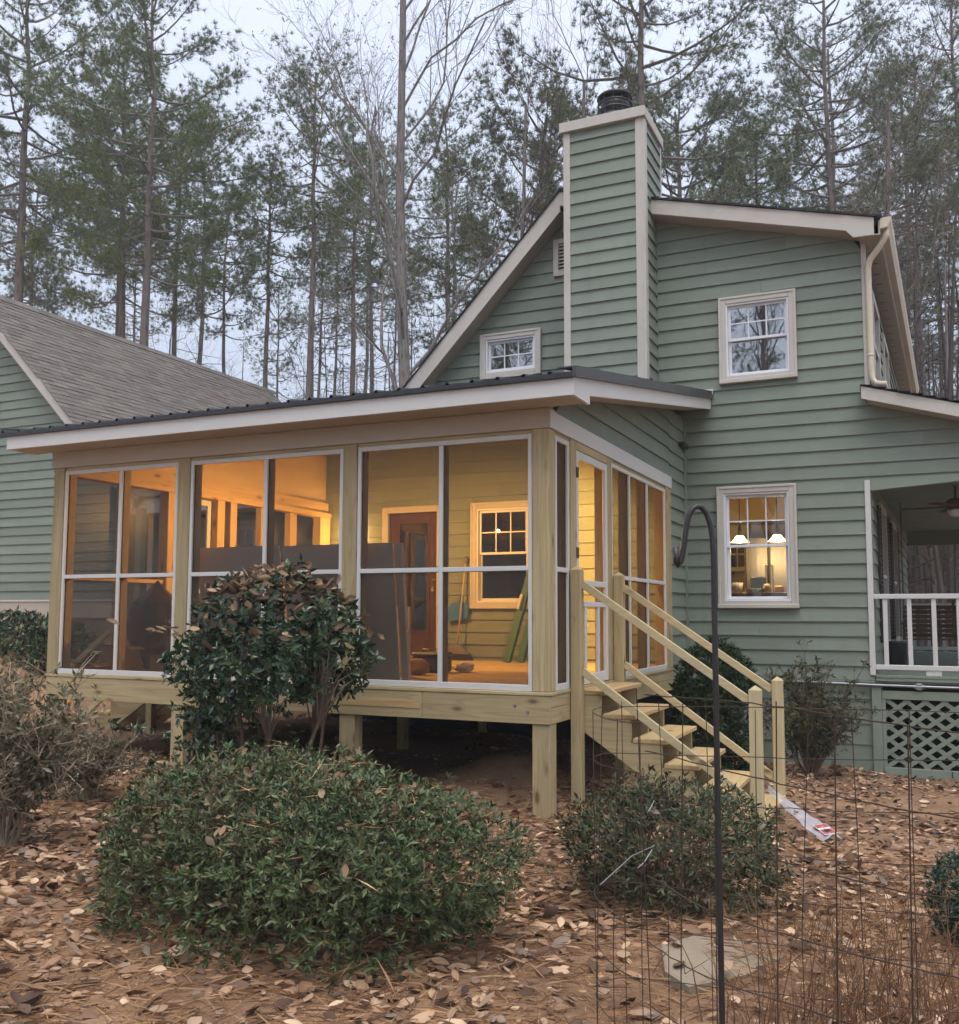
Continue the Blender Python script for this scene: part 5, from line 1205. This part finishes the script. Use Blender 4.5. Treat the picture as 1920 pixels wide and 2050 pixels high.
# ================================================================ trees
def pine_variant(seed, H, r0, cs, cr, nl, tufts, tl, nn, dead=14, top=.45):
    """returns meshes (trunk, limbs, crown): cs crown start fraction, cr crown radius; needles sit in puffs at the twig ends"""
    g = np.random.default_rng(seed); n = 14; t = np.linspace(0, 1, n)
    wob = np.cumsum(g.normal(0, .06, (n, 2)), 0)*np.linspace(0, 1, n)[:, None]
    cl = np.column_stack([wob, t*H]); cl[0, 2] = -1.2
    tr = MB().tube(cl, r0*(1-.80*t**1.3), 8, False)
    def on(z): return np.array([np.interp(z, cl[:, 2], cl[:, i]) for i in range(2)]+[z])
    lm = MB(); P = []; A = []
    for i in range(nl):
        s = (i+g.uniform(0, .9))/nl; z = H*(cs+(1-cs)*s*.985); a = i*2.4+g.uniform(-.7, .7)
        prof = math.sqrt(max(.04, 1-((s-.38)/.66)**2)); prof = max(prof, top*(1-s) + .12)
        L = cr*prof*g.uniform(.5, 1.15); el = -.12+.80*s**1.3+g.uniform(-.22, .25)
        b = on(z); d = np.array([math.cos(a)*math.cos(el), math.sin(a)*math.cos(el), math.sin(el)])
        q = np.linspace(0, 1, 6)[:, None]; p = b + d*L*q + np.array([0, 0, 1])*(L*.20*q**2 - L*.08*np.sin(q*np.pi)) + np.cumsum(g.normal(0, .035, (6, 3)), 0)*q*L*.5
        lm.tube(p, np.linspace(.018+.010*L, .006, 6), 4, False)
        for _ in range(int(3+tufts*L)):
            u = g.uniform(.32, 1.0)**.75; k = min(4, int(u*5)); e = p[k]+(p[k+1]-p[k])*(u*5-k) if u < 1 else p[5]
            dd = unit(d*.8+g.normal(0, .8, 3)+np.array([0, 0, .4])); sl = g.uniform(.25, 1.0)*(1.2-u*.5); e2 = e+dd*sl
            lm.tube([e, (e+e2)/2+g.normal(0, .03, 3), e2], [.006, .005, .003], 3, False)
            for w_ in range(g.integers(3, 6)):
                c = e2+g.normal(0, .13, 3)*np.array([1, 1, .8])-dd*g.uniform(0, .35); P.append(c); A.append(unit(dd+g.normal(0, .5, 3)+np.array([0, 0, .5])))
    for _ in range(dead):
        z = H*g.uniform(.15, cs+.2); a = g.uniform(0, 6.28); L = g.uniform(.5, 2.2); b = on(z); d = np.array([math.cos(a), math.sin(a), g.uniform(-.3, .35)])
        q = np.linspace(0, 1, 5)[:, None]; p = b+d*L*q+g.normal(0, .07, (5, 3))*q; lm.tube(p, np.linspace(.018, .004, 5), 3, False)
        for _ in range(4): e = p[g.integers(2, 5)]; lm.tube([e, e+g.normal(0, .35, 3)], [.006, .003], 3, False)
    P = np.array(P); A = unit(np.array(A)); n = len(P)
    D = np.repeat(A, nn, 0)*.8+g.normal(0, .60, (n*nn, 3)); pos = np.repeat(P, nn, 0)
    v, f = scatter(BLADE, pos, D, g.normal(0, 1, (n*nn, 3)), tl*g.uniform(.7, 1.2, n*nn))
    return (mesh_fast('trunk', np.concatenate(tr.v), tr.f), mesh_fast('limbs', np.concatenate(lm.v), lm.f), mesh_fast('crown', v, f))

def bare_variant(seed, H, r0, fork, spread=.62, n1=11, twig=.55, lv=4, seeds=False):
    g = np.random.default_rng(seed); tr = MB(); lm = MB(); ends = []
    def branch(b, d, L, r, lev, mb):
        n = 7 if lev < 2 else 5; p = [b]; dd = d.copy()
        for i in range(n-1):
            dd = unit(dd+g.normal(0, (.028 if lev == 0 else .10+.05*lev), 3)+np.array([0, 0, .10])); p.append(p[-1]+dd*L/(n-1))
        p = np.array(p); mb.tube(p, np.linspace(r, r*(.45 if lev else .35), n), (9, 6, 4, 3, 3)[lev], False)
        if lev >= lv: ends.append(p[-1]); return
        nb = (n1, 6, 5, 4)[lev]
        for i in range(nb):
            s = (fork+(1-fork)*i/(nb-1)) if lev == 0 else g.uniform(.22, 1.0); k = min(n-2, int(s*(n-1))); e = p[k]+(p[k+1]-p[k])*min(1, s*(n-1)-k)
            ax = unit(np.cross(dd, g.normal(0, 1, 3))); ang = spread*g.uniform(.7, 1.35)
            nd = unit(p[k+1]-p[k])*math.cos(ang)+ax*math.sin(ang); nd[2] += .12
            rr = r*(1-.6*s)*(.34 if lev == 0 else .55); LL = (H*.34*(1.15-.55*s) if lev == 0 else L*g.uniform(.38, .62))
            branch(e, unit(nd), LL, max(rr, .004), lev+1, lm)
    branch(np.array([0, 0, -1.2]), np.array([0, 0, 1.0]), H+1.2, r0, 0, tr)
    ms = [mesh_fast('trunk', np.concatenate(tr.v), tr.f), mesh_fast('limbs', np.concatenate(lm.v), lm.f)]
    if seeds:
        P = np.array(ends)[::2]; P = np.repeat(P, 5, 0)+g.normal(0, .03, (len(P)*5, 3)); ms.append(mesh_fast('crown', *scatter(LEAF, P, g.normal(0, 1, P.shape), g.normal(0, 1, P.shape), .06)))
    return ms

V = {}
V['full'] = (pine_variant(1, 20, .19, .54, 3.9, 50, 7.4, .18, 20), ('bark', 'greybark', 'needles'))
V['full2'] = (pine_variant(2, 20, .17, .56, 3.4, 46, 7.4, .18, 20), ('bark', 'greybark', 'needles2'))
V['slim'] = (pine_variant(3, 18, .14, .68, 2.4, 34, 6.4, .17, 19, 34), ('bark', 'greybark', 'needles'))
V['slim2'] = (pine_variant(4, 18, .13, .68, 2.3, 32, 5.0, .17, 18, 34), ('greybark', 'greybark', 'needles3'))
V['pole'] = (pine_variant(5, 15, .10, .68, 1.6, 20, 3.4, .16, 17, 40), ('greybark', 'greybark', 'needles3'))
V['grey'] = (pine_variant(6, 21, .17, .44, 3.6, 54, 6.0, .17, 18, 30), ('bark', 'greybark', 'needles3'))
V['broad'] = (pine_variant(7, 16, .17, .38, 3.9, 60, 7.5, .18, 22, 8, .8), ('bark', 'greybark', 'needles3'))
V['bare'] = (bare_variant(8, 19, .21, .36, .62, 15, lv=4, seeds=True), ('greybark', 'greybark', 'twig'))
V['bare2'] = (bare_variant(9, 14, .10, .25, .42, 11, lv=3), ('greybark', 'twig'))
V['bare3'] = (bare_variant(10, 15, .13, .30, .75, 11, lv=4, seeds=True), ('bark', 'bark', 'twig'))
NAMES = {'bare': 'bare_tree', 'bare2': 'bare_tree', 'bare3': 'bare_tree'}
def tree(kind, x, y, h, label, rot=None, group='trees in the wood behind the house', wd=1.0):
    ms, mats = V[kind]; base = {'full': 20, 'full2': 20, 'slim': 18, 'slim2': 18, 'pole': 15, 'grey': 21, 'broad': 16, 'bare': 19, 'bare2': 14, 'bare3': 15}[kind]
    o = thing(NAMES.get(kind, 'pine_tree'), label, 'tree', (x, y, float(ground_z(x, y))), group)
    s = h/base; o.scale = (s*wd, s*wd, s); o.rotation_euler.z = rot if rot is not None else (x*7.3+y*3.1) % 6.283
    for nm, me, mt in zip(('trunk', 'limbs', 'crown'), ms, mats):
        c = link(nm, me, mt, o)
        if nm != 'trunk': c['kind'] = 'stuff'
    return o
TREES = [
 ('full', -26.8, 16.8, 24, 'tall pine at the far left edge, its crown cut off by the frame'),
 ('slim2', -35.0, 24.0, 22, 'slim pine close to the left edge, just right of the frame-cut pine'),
 ('pole', -35.8, 25.9, 17, 'thin reddish pine pole rising over the left end of the garage ridge'),
 ('pole', -36.6, 27.7, 15, 'second thin pine pole over the left end of the garage ridge'),
 ('slim', -25.0, 19.8, 20, 'straight pine trunk just left of the thickest pine pair above the garage roof'),
 ('full2', -22.4, 17.6, 20, 'thick pine, left one of the close pair above the garage roof'),
 ('pole', -31.1, 26.9, 18, 'slender trunk showing between the close pair of thick pines'),
 ('full', -19.6, 15.6, 20.5, 'thickest dark pine, right one of the close pair above the garage roof'),
 ('slim', -27.2, 25.4, 23, 'straight pine trunk first to the right of the thick pair'),
 ('slim2', -25.0, 24.2, 21, 'leaning slim pine second to the right of the thick pair'),
 ('slim2', -21.0, 21.6, 16, 'pale green slim pine above the middle of the garage roof'),
 ('slim', -17.3, 18.9, 15.8, 'dark pine furred with short green branches over the garage roof end'),
 ('pole', -25.6, 30.5, 16, 'thin dark stem just right of the short-branched dark pine'),
 ('slim', -15.4, 18.7, 18.6, 'tall straight pine with pointed crown standing clear in the sky gap'),
 ('pole', -20.3, 26.3, 16, 'thin stem close behind the tall straight pine in the sky gap'),
 ('pole', -24.2, 33.4, 19, 'thin distant stem halfway between the sky-gap pine and the bare tree'),
 ('slim', -17.9, 25.3, 20, 'dark-crowned pine, leftmost of the cluster left of the big bare tree'),
 ('slim2', -23.9, 35.7, 22, 'far pine second from the left in the cluster left of the bare tree'),
 ('slim2', -19.2, 29.0, 21, 'leaning pine third in the cluster left of the big bare tree'),
 ('pole', -20.3, 32.9, 18, 'thin stem nearest the big bare tree on its left side'),
 ('bare', -8.7, 14.0, 19, 'big bare forked tree reaching the top above the porch roof'),
 ('slim', -13.5, 25.0, 19.5, 'round-topped pine just right of the big bare tree'),
 ('slim2', -16.8, 32.3, 20, 'far slim pine behind the left rake of the house gable'),
 ('broad', -8.0, 19.7, 16.6, 'broad dense dark pine crown just left of the chimney'),
 ('bare2', -7.3, 16.6, 15.5, 'thin bare sapling in front of the broad dark crown'),
 ('bare2', -5.9, 17.4, 16.5, 'thin bare tree directly behind the left of the chimney'),
 ('grey', -4.45, 18.2, 23, 'tall pine trunk rising straight behind the chimney cap'),
 ('broad', -4.7, 26.9, 20.5, 'round grey-green pine crown just right of the chimney'),
 ('slim', -2.1, 25.9, 18.5, 'pointed narrow pine over the middle of the right roof slope'),
 ('grey', -.5, 33.2, 25, 'tall greyish pine behind the right part of the roof slope'),
 ('grey', .75, 25.0, 23, 'big grey pine above the right roof corner'),
 ('bare3', 2.0, 18.6, 15, 'crooked dark bare tree just behind the right roof corner'),
 ('grey', 2.3, 38.9, 26, 'far pine beyond the gutter at the right'),
 ('slim2', 3.0, 26.0, 19, 'slim pine right of the gutter near the right edge'),
 ('grey', 4.6, 31.8, 25, 'tall grey pine at the right edge'),
 ('pole', 3.8, 41.8, 22, 'thin far stem at the right edge'),
 ('bare2', 3.5, 22.0, 12, 'slim bare sapling at the right edge beyond the side porch'),
 ('bare2', -11.9, 22.0, 13, 'thin bare sapling behind the lower end of the gable rake'),
 ('bare2', -23.5, 21.0, 11, 'thin bare sapling above the garage ridge'),
 ('bare2', -17.5, 22.0, 11, 'thin bare sapling near the far end of the garage roof'),
 ('slim2', -30.0, 20.5, 18, 'slim pine left of the close pair above the garage ridge'),
]
for k, x, y, h, lb in TREES: tree(k, x, y, h, lb)
# trees across the yard behind the viewer, mirrored in the upper windows
for k, x, y, h, lb in (('grey', 8.5, 24.0, 22, 'grey pine in the wood just beyond the right edge'), ('full', 12.5, 29.0, 23, 'full pine in the wood farther beyond the right edge')): tree(k, x, y, h, lb)
for k, x, y, h, lb in (('bare', -2.6, -20.0, 17, 'big bare tree across the yard mirrored in the upper window'), ('grey', -6.5, -24, 22, 'grey pine across the yard mirrored at the left of the upper window'),
                       ('bare3', 1.0, -25, 15, 'dark bare tree across the yard mirrored at the right of the upper window'), ('bare', -14, -24, 19, 'bare tree across the yard mirrored in the small window'), ('grey', -11, -19, 20, 'grey pine across the yard mirrored in the small window')):
    tree(k, x, y, h, lb, group='trees across the yard')

def far_woods():
    g = np.random.default_rng(12); m = MB()
    for i in range(640):
        u = g.uniform(-.75, .62); d = g.uniform(44, 85)
        if i >= 480: u = g.uniform(.40, .56); d = g.uniform(24, 50)
        w_ = np.array([-.4173, .9088]); r_ = np.array([.9088, .4173]); p = np.array(CAM[:2])+d*(w_+u*r_)
        h = g.uniform(7, 19)*(.8 if d < 60 else 1); z = float(ground_z(*p)); rr = g.uniform(.03, .11); top = np.array([p[0]+g.normal(0, .5), p[1]+g.normal(0, .5), z+h])
        b = np.array([p[0], p[1], z-1]); m.tube([b, (b+top)/2+g.normal(0, .12, 3), top], [rr, rr*.75, rr*.2], 4, False)
        for _ in range(7):
            s = g.uniform(.3, 1); q = b+(top-b)*s; e = q+np.array([g.normal(0, .9), g.normal(0, .9), g.uniform(.1, 1.3)]); m.tube([q, (q+e)/2+g.normal(0, .1, 3), e], [rr*.3, rr*.2, .006], 3, False)
            for _ in range(3): m.tube([(q+e)/2, e+g.normal(0, .5, 3)], [rr*.15, .005], 3, False)
    o = link('far_woods', mesh_fast('far_woods', np.concatenate(m.v), m.f), 'woods'); o['kind'] = 'stuff'; o['label'] = 'distant thicket of thin bare stems beyond the nearer trees'; o['category'] = 'woods'
far_woods()

# ================================================================ misty air
if True:
    hz = B(-320, 320, -220, 340, -3.2, 34.0)
    ho = link('haze', mesh_fast('haze', np.concatenate(hz.v), hz.f), None); ho['kind'] = 'stuff'; ho['label'] = 'thin evening mist between the trees'; ho['category'] = 'mist'
    t = NT('evening_mist'); pv = t.n('ShaderNodeVolumePrincipled', {'Color': (0.84, 0.87, 0.93), 'Density': 0.0019, 'Anisotropy': 0.2})
    t.t.links.new(pv.outputs[0], t.out.inputs[1]); ho.data.materials.append(t.m)
